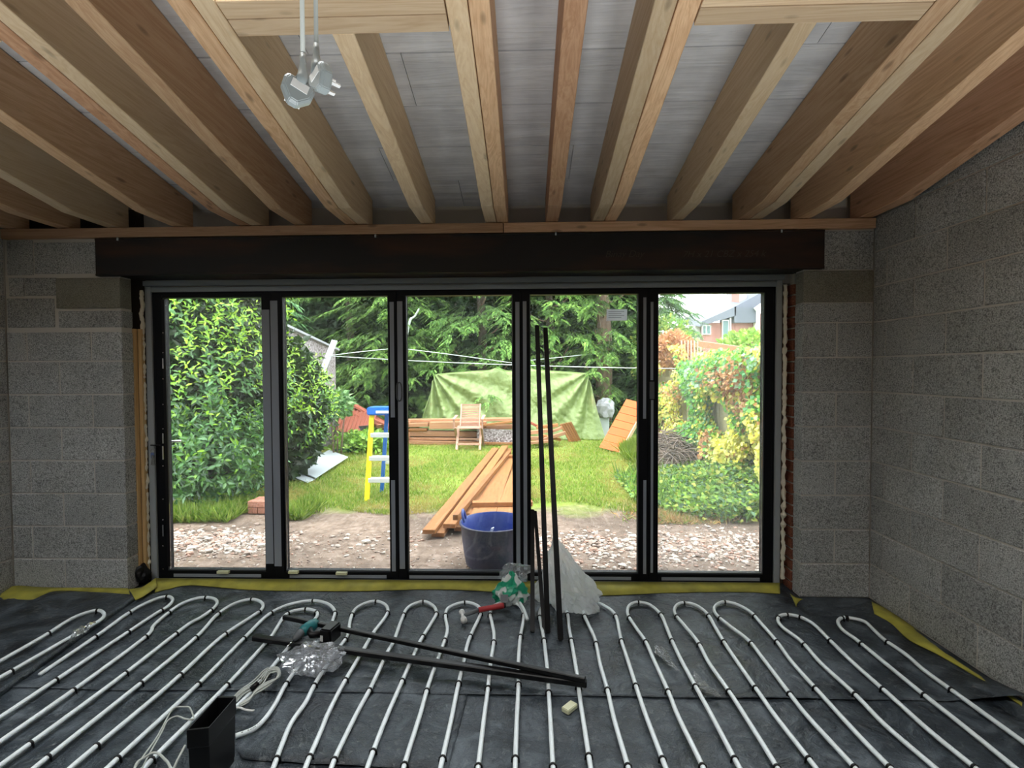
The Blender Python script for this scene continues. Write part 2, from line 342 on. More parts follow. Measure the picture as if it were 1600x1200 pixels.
# blockwork walls: a mortar core, every block an object standing slightly proud of it
BM = {}
def block(parent, ax, a, b, z0, z1, face, thick=.1, m='block', jit=.0012, sgn=1):
    """ax 'x': wall running along x with its face at y=face; ax 'y': running along y with its face at x=face (sgn: wall lies toward +)"""
    w = round(b-a, 3); h = round(z1-z0, 3); key = (ax, w, h, thick, m, sgn, random.randrange(3))
    if key not in BM:
        bb = MB()
        if ax == 'x': bb.box(0, w, 0, thick, 0, h)
        else: bb.box(0 if sgn > 0 else -thick, thick if sgn > 0 else 0, 0, w, 0, h)
        o = bb.build('block', m, None, bev=.0035, seg=1); BM[key] = o.data
        for vv in o.data.vertices: vv.co += noise.noise_vector(vv.co*23+Vector((len(BM), 0, 0)))*.0022
    else: o = link('block', BM[key])
    j = random.uniform(-jit, jit)
    o.location = (a, face+j, z0) if ax == 'x' else (face+j, a, z0)
    o.parent = parent; return o
J = .010
wall_right = bx('wall_right', 'mortar', XR+.007, XR+.21, -4.2, 3.62, -.05, 3.95); tag(wall_right, kind='structure')
wall_left = bx('wall_left', 'mortar', XL-.21, XL-.007, -4.2, 3.62, -.05, 3.95); tag(wall_left, kind='structure')
for side, X, sg, ph in ((wall_right, XR, 1, 2.998), (wall_left, XL, -1, 3.11)):
    for k in range(13):
        y1 = ph+.225*(k % 2)+.45
        while y1 > .9:
            a = y1-.44; b = min(y1, D)
            if b-a > .03: block(side, 'y', a, b, .225*k+.005, .225*k+.22, X, sgn=sg)
            y1 -= .45
wall_rear = bx('wall_rear', 'block', XL-.2, XR+.2, -4.2, -4.0, -.05, 3.95); tag(wall_rear, kind='structure')
# garden-side wall: block piers
XP0, XP1 = -2.725, 1.79
wf = empty('wall_front', (0, 0, 0), kind='structure')
bx('mortar_core', 'mortar', XL, XP0-.004, D+.006, D+.096, 0, 2.40, wf); bx('mortar_core', 'mortar', XP1+.004, XR, D+.006, D+.096, 0, 2.40, wf)
for k in range(8):
    z0, z1 = .225*k+.005, .225*k+.22
    if k % 2 == 0: block(wf, 'x', XP1, XR-.004, z0, z1, D)
    else: block(wf, 'x', XP1, XP1+.215, z0, z1, D); block(wf, 'x', XP1+.225, XR-.004, z0, z1, D)
block(wf, 'x', XP1, XR-.004, 1.805, 1.925, D); block(wf, 'x', XP1+.002, XR-.004, 1.93, 2.134, D, m='pad')
block(wf, 'x', 1.915, XR-.004, 2.142, 2.385, D)
xa, xb, xc = P(46, 700, 'y', D).x, P(146, 700, 'y', D).x, P(96, 700, 'y', D).x
for k in range(8):
    z0, z1 = .225*k+.005, .225*k+.22
    if k == 7: z1 = z0+.19
    if k % 2: edges = [XL+.004, xa, xb, XP0]
    else: edges = [XL+.004, xc, XP0]
    for i in range(len(edges)-1): block(wf, 'x', edges[i]+(J/2 if i else 0), edges[i+1]-(J/2 if i < len(edges)-2 else 0), z0, z1, D)
for (x0, y0, x1, y1, mm) in ((89, 434, 188, 482, 'pad'), (91, 485, 187, 512, 'block'), (14, 434, 37, 463, 'block'), (39, 434, 87, 462, 'block'), (12, 466, 84, 512, 'block'), (11, 375, 50, 430, 'block'), (53, 378, 150, 428, 'block')):
    a = P(x0, y1, 'y', D); b = P(x1, y0, 'y', D); x_r = XP0 if x1 > 180 else b.x
    block(wf, 'x', a.x, x_r, a.z, b.z, D-(.006 if mm == 'pad' else 0), m=mm)
# outer brick leaf beside and above the doors
wo = empty('wall_outer', (0, 0, 0), kind='structure')
bx('brick_core', 'mortar', XP1+.012, XR+.2, 3.47, 3.565, -.1, 2.95, wo); bx('brick_core', 'darkbark', XL-.2, -2.70, 3.50, 3.595, -.1, 2.95, wo)
bx('lintel_infill', 'mortar', XL-.2, XR+.2, 3.53, 3.6, 2.085, 2.95, wo); bx('cavity_closer', 'bark', 1.735, 1.812, 3.568, 3.62, -.05, 2.1, wo); bx('cavity_closer', 'bark', -2.72, -2.685, 3.57, 3.62, -.05, 2.1, wo)
def brick(parent, x0, x1, y0, y1, z0, z1, m='brick'):
    key = ('b', round(x1-x0, 3), round(y1-y0, 3), round(z1-z0, 3), m)
    if key not in BM:
        o = bx('brick', m, 0, x1-x0, 0, y1-y0, 0, z1-z0, bev=.004); BM[key] = o.data
    else: o = link('brick', BM[key])
    o.location = (x0+random.uniform(-.003, .003), y0, z0); o.parent = parent; return o
for k in range(28):
    w = .215 if k % 2 else .1025
    brick(wo, XP1+.004, XP1+.004+w, 3.465, 3.567, .075*k-.02, .075*k+.045)
# steel beam and the timber plate on it
steel = MB(); bx0, bx1 = -2.87, 1.908
steel.box(bx0, bx1, D-.03, D+.16, 2.142, 2.156); steel.box(bx0, bx1, D-.03, D+.16, 2.375, 2.389); steel.box(bx0, bx1, D-.027, D+.012, 2.15, 2.38)
sb = steel.build('steel_beam', 'steel', bev=.002); tag(sb, 'dark rusty steel beam spanning above the folding doors with faint chalk writing', 'beam')
for txt, px, py, sz in (('Binay Day', 944, 401, .062), ('7H x 21 CBZ x 254 k', 1064, 401, .060)):
    cu = bpy.data.curves.new('chalk_writing', 'FONT'); cu.body = txt; cu.size = sz; cu.extrude = .0005; cu.shear = .3; cu.offset = -.0006
    t = bpy.data.objects.new('chalk_writing', cu); COL.objects.link(t); q = P(px, py, 'y', D-.001)
    t.matrix_world = Matrix.Translation((q.x, D-.0278, q.z-.01)) @ Matrix.Rotation(math.radians(90), 4, 'X'); cu.materials.append(M['chalk']); t.parent = sb
for px in (190, 589, 868, 1217):
    q = P(px, 369, 'y', D); b = MB(); b.tube([(q.x, D-.035, 2.372), (q.x, D-.035, 2.392)], .006, 6); b.build('bolt', 'alu', sb)
pl = MB(); xm = P(787, 350, 'y', D).x
for n_, a, b_, lab in (('a', XL+.01, xm-.002, 'long reddish timber wall plate on the steel beam, run nearer the leaning side bush'), ('b', xm+.002, XR-.01, 'shorter timber wall plate on the steel beam, run ending at the bare block side wall')):
    pl = MB(); pl.box(a, b_, D-.03, D+.10, 2.396, 2.459); o = pl.build('wall_plate', 'pine_plate', bev=.003)
    tag(o, lab, 'timber', 'wall plates on the steel beam')
# ---- joists
SL = .2; ZS = 2.466
def soff(y): return ZS+SL*(3.0-y)
def joist(x0, x1, m, label, y_start=-4.0, grp='roof joists'):
    prof = [(3.42, ZS), (3.0, ZS), (y_start, soff(y_start)), (y_start, soff(y_start)+.27), (3.42, soff(3.42)+.27)]
    b = MB(); xc = (x0+x1)/2; prof2 = [(p[0], p[1]) for p in prof]; b.prism(prof2, 0, -(x1-x0)/2, (x1-x0)/2)
    o = b.build('roof_joist', m, bev=.003); o.location = (xc, 0, 0); tag(o, label, 'joist', grp); return o
JS = [(-3.50, -3.42, 'pine', 'shadowed pine roof joist tight against the left block wall', 1.82),
 (-3.14, -3.06, 'pine', 'pine roof joist second in from the far left wall, mostly in the dark corner', 1.82),
 (-2.80, -2.72, 'pine_pale', 'pale-edged pine roof joist landing above the left pier and beam end', 1.82),
 (-2.35, -2.27, 'pine', 'knotty orange pine roof joist running into the far left double trimmer', 1.82),
 (-1.90, -1.824, 'pine_red', 'reddish knotty half of the doubled joist at the left skylight', None),
 (-1.820, -1.745, 'pine_pale', 'very pale half of the doubled joist at the left skylight', None),
 (-1.53, -1.45, 'pine', 'single orange knotty joist between the two doubled joists on the left', None),
 (-1.19, -1.114, 'pine', 'left half of the doubled joist behind the hanging plugs', None),
 (-1.110, -1.035, 'pine_pale', 'right half of the doubled joist behind the hanging plugs', None),
 (-.69, -.61, 'pine_pale', 'short jack joist from the middle trimmer, right of the hanging plugs', 1.82),
 (-.265, -.193, 'pine_pale', 'smooth pale left half of the central doubled joist', None),
 (-.189, -.118, 'pine', 'wavy-grained right half of the central doubled joist', None),
 (.13, .21, 'pine_red', 'slim reddish single joist right of the central pair', None),
 (.43, .505, 'pine_pale', 'smooth pale left half of the doubled joist right of centre', None),
 (.510, .585, 'pine', 'rough waney-edged right half of the doubled joist right of centre', None),
 (.938, 1.015, 'pine_pale', 'short jack joist from the right trimmer with a bright underside', 1.82),
 (1.365, 1.438, 'pine', 'left half of the doubled joist at the right skylight', None),
 (1.442, 1.515, 'pine_pale', 'right half of the doubled joist at the right skylight', None),
 (1.745, 1.825, 'pine', 'last but one joist before the right block wall', None),
 (2.13, 2.215, 'pine_red', 'knotty joist fixed along the right block wall', None)]
for x0, x1, m_, lab, ys in JS: joist(x0, x1, m_, lab, -4.0 if ys is None else ys)
# trimmers round the skylights
SK = [(XL, -1.905, 'far left'), (-1.03, -.27, 'middle'), (.59, 1.36, 'right-hand')]
for a, b_, nm in SK:
    for (y0, y1, w) in ((1.687, 1.752, 'skylight-side'), (1.757, 1.822, 'door-side')):
        mb = MB(); xc = (a+b_)/2; mb.prism([(y0, soff(y0)), (y1, soff(y1)), (y1, soff(y1)+.27), (y0, soff(y0)+.27)], 0, a-xc, b_-xc); o = mb.build('trimmer_joist', 'pine_x', bev=.002); o.location = (xc, 0, 0)
        tag(o, f'{w} board of the doubled timber trimmer at the {nm} roof opening', 'joist', 'doubled trimmers at the roof openings')
    y0, y1 = .43, .50
    mb = MB(); mb.prism([(y0, soff(y0)), (y1, soff(y1)), (y1, soff(y1)+.27), (y0, soff(y0)+.27)], 0, a-xc, b_-xc); o = mb.build('rear_trimmer', 'pine_x'); o.location = (xc, 0, 0); tag(o, f'rear timber trimmer of the {nm} roof opening behind the viewer', 'joist')
# ---- ceiling boards
ceil = empty('ceiling', (0, 0, 0), kind='structure')
def slab(x0, x1, y0, y1, off, th, name, m, par, jit=0):
    z = lambda y: soff(y)+.272+off
    mb = MB(); mb.prism([(y0, z(y0)), (y1, z(y1)), (y1, z(y1)+th), (y0, z(y0)+th)], 0, x0, x1); return mb.build(name, m, par)
def deckzones(y0, y1):
    if y0 >= 1.82 or y1 <= .50: return [(XL-.2, XR+.2)]
    return [(-1.905, -1.03), (-.27, .59), (1.36, XR+.2)]
for (a, b_) in [(XL-.2, XR+.2)]:
    slab(a, b_, 1.752, 3.60, .012, .05, 'roof_deck', 'seam', ceil); slab(a, b_, -4.2, .49, .012, .05, 'roof_deck', 'seam', ceil)
for a, b_ in ((-1.905, -1.03), (-.27, .59), (1.36, XR+.2)): slab(a, b_, .49, 1.752, .012, .05, 'roof_deck', 'seam', ceil)
ys = [3.52, 3.207, 2.88, 2.561, 2.24, 1.92, 1.6, 1.28, .96, .70, .49, .19, -.12, -.34]
for r in range(len(ys)-1):
    y1, y0 = ys[r], ys[r+1]
    for (a, b_) in deckzones(y0+.11 if r == 4 or r == 5 else y0, y1):
        xs = [a]; t = a-(0.37*r % 1)*1.1
        while t < b_:
            t += 1.1
            if a+.05 < t < b_-.05: xs.append(t)
        xs.append(b_)
        for i in range(len(xs)-1): slab(xs[i]+.0015, xs[i+1]-.0015, y0+.003, y1-.004, random.uniform(-.002, .002), .0135, 'ceiling_board', 'foil', ceil)
# ================================================================ FOLDING DOORS
YD = 3.52
def PX(x, y=690): return P(x, y, 'y', YD).x
def PZ(y, x=700): return P(x, y, 'y', YD).z
fr = MB(); xl, xr = -2.645, 1.702; zt = 2.063; zb = .0
fr.box(xl, xl+.035, YD+.0, YD+.09, zb, zt); fr.box(xr-.035, xr, YD, YD+.09, zb, zt); fr.box(xl, xr, YD, YD+.09, zt-.028, zt+.0); fr.box(xl, xr, YD, YD+.10, -.02, .03)
trim = fr.build('trim_1', 'frame', bev=.003); tag(trim, kind='structure')
g = MB(); g.box(xl-.045, xl, YD-.015, YD+.08, .0, zt+.04); g.box(xr, xr+.040, YD-.015, YD+.08, .0, zt+.04); g.box(xl-.045, xr+.040, YD-.012, YD+.08, zt+.0, zt+.034)
g.build('frame_extension', 'greypvc', trim, bev=.003)
b = MB(); b.box(xl-.05, xr+.05, D+.16, YD+.02, 2.105, 2.14); b.build('lintel_soffit', 'greypvc', trim)
b = MB(); b.box(xl, xr, YD-.02, YD-.001, .001, .022); b.build('threshold_tape', 'greypvc', trim)
edges = [(245, 258, 413, 428), (428, 443, 609, 622), (622, 635, 802, 815), (815, 828, 998, 1012.5), (1012.5, 1027, 1194, 1206)]
ztl, zbl = PZ(460), .078
for i, (e0, g0, g1, e1) in enumerate(edges):
    d = empty(f'door_{i+1}', (PX(e0), YD, 0), kind='structure'); X0, X1, G0, G1 = PX(e0)+.0002, PX(e1)-.0002, PX(g0), PX(g1)
    b = MB(); yo, yi = YD-.006, YD+.064
    zt_ = ztl+.022
    b.box(X0, G0, yo, yi, .032, zt_); b.box(G1, X1, yo, yi, .032, zt_); b.box(G0, G1, yo, yi, ztl-.006, zt_); b.box(G0, G1, yo, yi, .032, zbl); b.build('sash_frame', 'frame', d, bev=.003)
    b = MB(); w = .007; ya, yb = YD+.004, YD+.014
    b.box(G0-.001, G0+w, ya, yb, zbl, ztl); b.box(G1-w, G1+.001, ya, yb, zbl, ztl); b.box(G0, G1, ya, yb, ztl-w, ztl); b.box(G0, G1, ya, yb, zbl, zbl+w); b.build('glazing_bead', 'greygrip', d)
    bx('glass_pane', 'dirtyglass' if i == 4 else 'glass', G0, G1, YD+.025, YD+.031, zbl, ztl, d)
    c0, c1 = PX((268, 450, 638, 830, 1034)[i]), PX((405, 602, 795, 986, 1188)[i])
    bx('protective_tape', 'tape', c0, c1, YD-.0085, YD-.0055, .034, .056, d)
doors = [o for o in COL.objects if o.name.startswith('door_') and o.type == 'EMPTY']
def tape(di, x0, x1, y0, y1, m='tape'):
    a = P(x0, y1, 'y', YD); b_ = P(x1, y0, 'y', YD); return bx('protective_tape', m, a.x, b_.x, YD-.009, YD-.0058, a.z, b_.z, doors[di])
for di, x0, x1, y0, y1 in ((0, 416.5, 421.5, 484, 880), (1, 430, 434, 470, 884), (1, 611, 615.5, 472, 652), (1, 613, 617.5, 750, 892), (2, 625, 629, 471, 888), (3, 818.5, 822.5, 471, 889), (2, 807, 811.5, 472, 891), (3, 1004.5, 1009.5, 465, 654), (3, 1004.5, 1009.5, 750, 896), (4, 1016, 1020.5, 472, 594), (4, 1016, 1020.5, 625, 894)):
    tape(di, x0, x1, y0, y1)
a = P(1207, 895, 'y', YD-.001); b_ = P(1211, 474, 'y', YD-.001); bx('protective_tape', 'tape', a.x-.02, b_.x-.02, YD-.004, YD-.0005, a.z, b_.z, trim)
# flush pull on the second mullion, latch on the fourth
q = P(624, 612, 'y', YD-.01); b = MB(); ring = [(q.x+.018*math.cos(t)*1, YD-.014, q.z+.065*(math.copysign(abs(math.sin(t))**.6, math.sin(t)))) for t in np.linspace(0, 2*math.pi, 20)]; b.tube(ring, .005, 6); b.build('pull_handle', 'greygrip', doors[1])
q = P(1019, 610, 'y', YD-.01); bx('latch', 'greygrip', q.x-.018, q.x+.014, YD-.02, YD-.006, q.z-.06, q.z+.06, doors[3], .004)
# lock keep strip with screws on the first leaf
q0, q1 = P(255, 468, 'y', YD-.008), P(255, 885, 'y', YD-.008); bx('lock_strip', 'black', q0.x-.012, q0.x+.010, YD-.012, YD-.006, q1.z, q0.z, doors[0])
for y0, y1 in ((560, 576), (677, 693), (697, 718), (820, 838)):
    a = P(255, y1, 'y', YD-.012); c = P(255, y0, 'y', YD-.012); bx('lock_plate', 'chrome', a.x-.005, a.x+.005, YD-.014, YD-.0115, a.z, c.z, doors[0])
for y in (520, 551, 592, 632, 670, 728, 780, 812, 853, 889):
    a = P(255, y, 'y', YD-.012); b = MB(); b.tube([a, a+Vector((0, -.003, 0))], .004, 8); b.build('screw', 'chrome', doors[0])
q = P(262, 690, 'y', YD+.11); q2 = P(283, 688, 'y', YD+.12); b = MB(); b.tube([(q.x-.03, YD+.06, q.z), (q.x-.03, YD+.11, q.z), (q.x, YD+.12, q.z), (q2.x, YD+.12, q.z+.002)], .008, 8); b.build('lever_handle', 'chrome', doors[0])
q = P(243, 695, 'y', YD-.01); b = MB(); b.tube([(q.x-.02, YD-.03, q.z), (q.x+.045, YD-.03, q.z)], .005, 6); b.build('thumb_turn', 'black', doors[0])
# bunch of keys
q = P(239, 718, 'y', YD-.035); k = empty('key_bunch', (q.x, q.y, q.z), 'small bunch of keys with a blue tag hanging from the left door lock', 'keys')
b = MB(); b.tube([(q.x+.014*math.cos(t), q.y, q.z+.06+.014*math.sin(t)) for t in np.linspace(0, 2*math.pi, 14)], .0015, 5); b.build('ring', 'chrome', k)
bx('fob', 'keyblue', q.x-.014, q.x+.010, q.y-.004, q.y, q.z+.01, q.z+.05, k, .002)
for s in (-1, 1): 
    b = MB(); b.plank((q.x, q.y-.004*s, q.z+.03), (q.x+s*.012, q.y-.006*s, q.z-.04), .016, .0025, (0, 1, 0)); b.build('key', 'chrome', k)
# white glazing packers on the bottom rails and the paper label on the fourth pane
for i, (x0, x1, y0, y1) in enumerate(((341, 359, 890, 895), (452, 467, 889, 895), (526, 543, 893, 897))):
    a = P(x0, y1, 'y', YD-.01); c = P(x1, y0, 'y', YD-.01); o = bx('glazing_packer', 'paleblock', a.x, c.x, YD-.03, YD-.007, a.z, a.z+.018, bev=.001)
    tag(o, ('pale plastic packer on the bottom rail of the first glass leaf', 'pale packer at the left corner of the second leaf bottom rail', 'pale packer midway along the second leaf bottom rail')[i], 'packer', 'glazing packers on the door rails')
a = P(948, 501, 'y', YD+.02); c = P(980, 483, 'y', YD+.02); st = bx('paper_label', 'paper', a.x, c.x, YD+.0235, YD+.0248, a.z, c.z); tag(st, 'small white paper label stuck high on the fourth glass pane', 'label')
for j in range(4): bx('print_line', 'ink', a.x+.012, c.x-.02-.02*(j % 2), YD+.0228, YD+.0234, c.z-.018-.014*j, c.z-.014-.014*j, st)
# reveal: battens, foam bead
for i, (x0, w) in enumerate(((-2.722, .022), (-2.695, .024))):
    o = bx('cavity_batten', 'batten', x0-.02, x0+w-.02, D+.10+.028*i, D+.135+.028*i, .02, 1.80, bev=.002); tag(o, ('pale timber batten standing against the left block reveal', 'second pale batten in the left reveal, next to the foam line')[i], 'timber', 'battens in the left reveal')
for s, x_, lab, cnt in ((0, xl-.054, 'ragged cream expanding foam bead down the left side of the door frame', 0), (1, xr+.052, 'ragged cream expanding foam bead down the right side of the door frame', 1)):
    pts = []; rs = []
    for i in range(150):
        z = .06+i*.0135; pts.append((x_+.010*noise.noise(Vector((z*16, s*5, 0))), YD-.028+.008*noise.noise(Vector((z*14, 9, s)))+.0, z)); rs.append(.011+.011*noise.noise(Vector((z*31, 2, s)))+.004*random.random())
    b = MB(); b.tube(pts, rs, 8, smooth=False); o = b.build('expanding_foam', 'puff'); tag(o, lab, 'foam')
# torn membrane wad in the lower left reveal corner
o = crumple('membrane_offcut', 'black', P(222, 897, 'y', 3.46), (.05, .05, .07), .5, sub=3, seed=4); tag(o, 'crumpled black polythene offcut in the lower left door reveal corner', 'plastic')
# ================================================================ FLOOR SHEETS, FOAM, PIPES
def wr(x, y, a=1): 
    p = Vector((x*2.1, y*1.6, 0)); return a*(.0035*noise.noise(p)+.003*abs(noise.noise(Vector((x*5+y*3, y*4-x, 3))))+.0012*noise.noise(Vector((x*16, y*13, 1))))
f0, f1 = P(232, 925, 'z', 0), P(0, 1090, 'z', 0); fd = (f1-f0).normalized()
def foldx(y): return f0.x+fd.x*(f0.y-y)/(-fd.y)
yE = 2.287
def nearfn(u, v):
    y = .2+v*(yE+.05-.2); xa_ = foldx(y)-.25; x = xa_+(XR-xa_)*u; return (x, y, .001+max(0, wr(x, y)))
o = sheet('polythene_sheet', 'membrane', 150, 60, nearfn, thick=.002); tag(o, 'black polythene floor sheet nearest the viewer, under the pipes', 'sheet', 'black polythene floor sheets')
def farfn(u, v):
    y = yE+.012*noise.noise(Vector((u*9, 1, 0)))*(1-v)+v*(3.49-yE); xa_ = foldx(y)-.25; xb_ = XR-.012
    if y > D-.01: xa_ = max(xa_, XP0+.02); xb_ = XP1-.02
    x = xa_+(xb_-xa_)*u; z = .003+max(0, wr(x, y, 1.3))
    e = max(0, 1-(v)*14); z += .004*e+.012*e*max(0, noise.noise(Vector((u*7, 3, 1))))
    if u > .93: z += (u-.93)/.07*.035*max(0, 1-v*6)
    return (x, y, z)
o = sheet('polythene_sheet', 'membrane', 170, 80, farfn, thick=.002); tag(o, 'creased black polythene floor sheet by the doors with a lapped edge across the room', 'sheet', 'black polythene floor sheets')
def leftfn(u, v):
    y = D-.02+v*(.2-D+.02); xe = foldx(y); x = xe-(xe-XL-.01)*u; d_ = xe-x
    z = .006+max(0, wr(x, y, 1.6))+.026*math.exp(-(d_/.05)**2)+.010*min(1, d_/.1)
    if d_ < .004: z = .004
    return (x-.0, y, z)
o = sheet('polythene_sheet', 'membrane', 110, 110, leftfn, thick=.002); tag(o, 'black polythene floor sheet at the left with a raised folded edge', 'sheet', 'black polythene floor sheets')
# near patch with a curled edge under the duct (front)
pa = [P(x, y, 'z', .012) for x, y in ((362, 1160), (380, 1184), (480, 1192), (620, 1198), (700, 1199))]
def patch(u, v):
    i = u*4; k = min(3, int(i)); q = pa[k].lerp(pa[k+1], i-k); q2 = Vector((q.x+.03, q.y+.55, 0)); r_ = q.lerp(q2, v); r_.z = .004+.008*(1-v)*(.4+abs(noise.noise(Vector((u*6, 0, 2)))))+max(0, wr(r_.x, r_.y)); return r_
o = sheet('polythene_offcut', 'membrane', 30, 14, patch, thick=.0015); tag(o, 'dark polythene patch with a ragged edge beside the black duct', 'sheet')
# yellow edge foam
def ribbon(name, top, bot, label, thick=.006, n=10):
    top = smoothpts(top, n); bot = smoothpts(bot, n); nn = min(len(top), len(bot)); b = MB(); vs = []
    for i in range(nn):
        a_, c_ = top[i], bot[i]; m_ = (a_+c_)/2+Vector((0, 0, .006+.004*noise.noise(Vector((i*.4, 1, 1))))); vs += [a_, m_, c_]
    b.add(vs, [(i*3+j, i*3+j+1, i*3+j+4, i*3+j+3) for i in range(nn-1) for j in range(2)], True); o = b.build(name, 'yellow_foam'); md = o.modifiers.new('t', 'SOLIDIFY'); md.thickness = thick; tag(o, label, 'foam', 'yellow edge foam strips'); return o
fx = [(242, 903, 930), (262, 904, 922), (300, 907, 923), (400, 911, 924), (550, 912, 927), (700, 915, 929), (900, 916, 931), (1050, 917, 932), (1150, 918, 931), (1219, 918, 928)]
ribbon('edge_foam', [Vector((P(x, yt, 'y', 3.49).x, 3.497, .03)) if i else P(x, yt, 'y', 3.485) for i, (x, yt, yb_) in enumerate(fx)], [P(x, yb_-5+4*math.sin(i*2.3), 'z', .010) for i, (x, yt, yb_) in enumerate(fx)], 'long yellow edge foam strip along the foot of the folding doors')
ribbon('edge_foam', [P(x, y, 'y', 3.325) for x, y in ((0, 921), (25, 915), (60, 917), (100, 918), (150, 918), (200, 919))], [P(x, y, 'z', .013) for x, y in ((0, 945), (20, 938), (50, 940), (85, 925), (150, 926), (203, 930))], 'ragged yellow edge foam strip at the foot of the left pier')
ribbon('edge_foam', [P(x, y, 'z', .045) for x, y in ((201, 920), (222, 917), (243, 903))], [P(x, y, 'z', .030) for x, y in ((212, 937), (226, 930), (245, 917))], 'yellow foam flap turned round the left pier corner')
ribbon('edge_foam', [P(x, y, 'z', .05) for x, y in ((1234, 927), (1243, 933), (1255, 936))], [P(x, y, 'z', .02) for x, y in ((1242, 944), (1244, 947), (1246, 943))], 'small yellow foam tab at the right pier corner')
tp = ((1361, 938), (1400, 962), (1440, 990), (1490, 1027), (1546, 1067), (1598, 1099)); bt = ((1366, 958), (1392, 973), (1421, 999), (1470, 1024), (1544, 1067), (1597, 1102))
ribbon('edge_foam', [Vector((XR-.006, P(x, y, 'x', XR-.006).y, P(x, y, 'x', XR-.006).z+.004)) for x, y in tp], [P(x, y, 'z', .012) for x, y in bt], 'yellow edge foam strip tapering along the foot of the right wall')
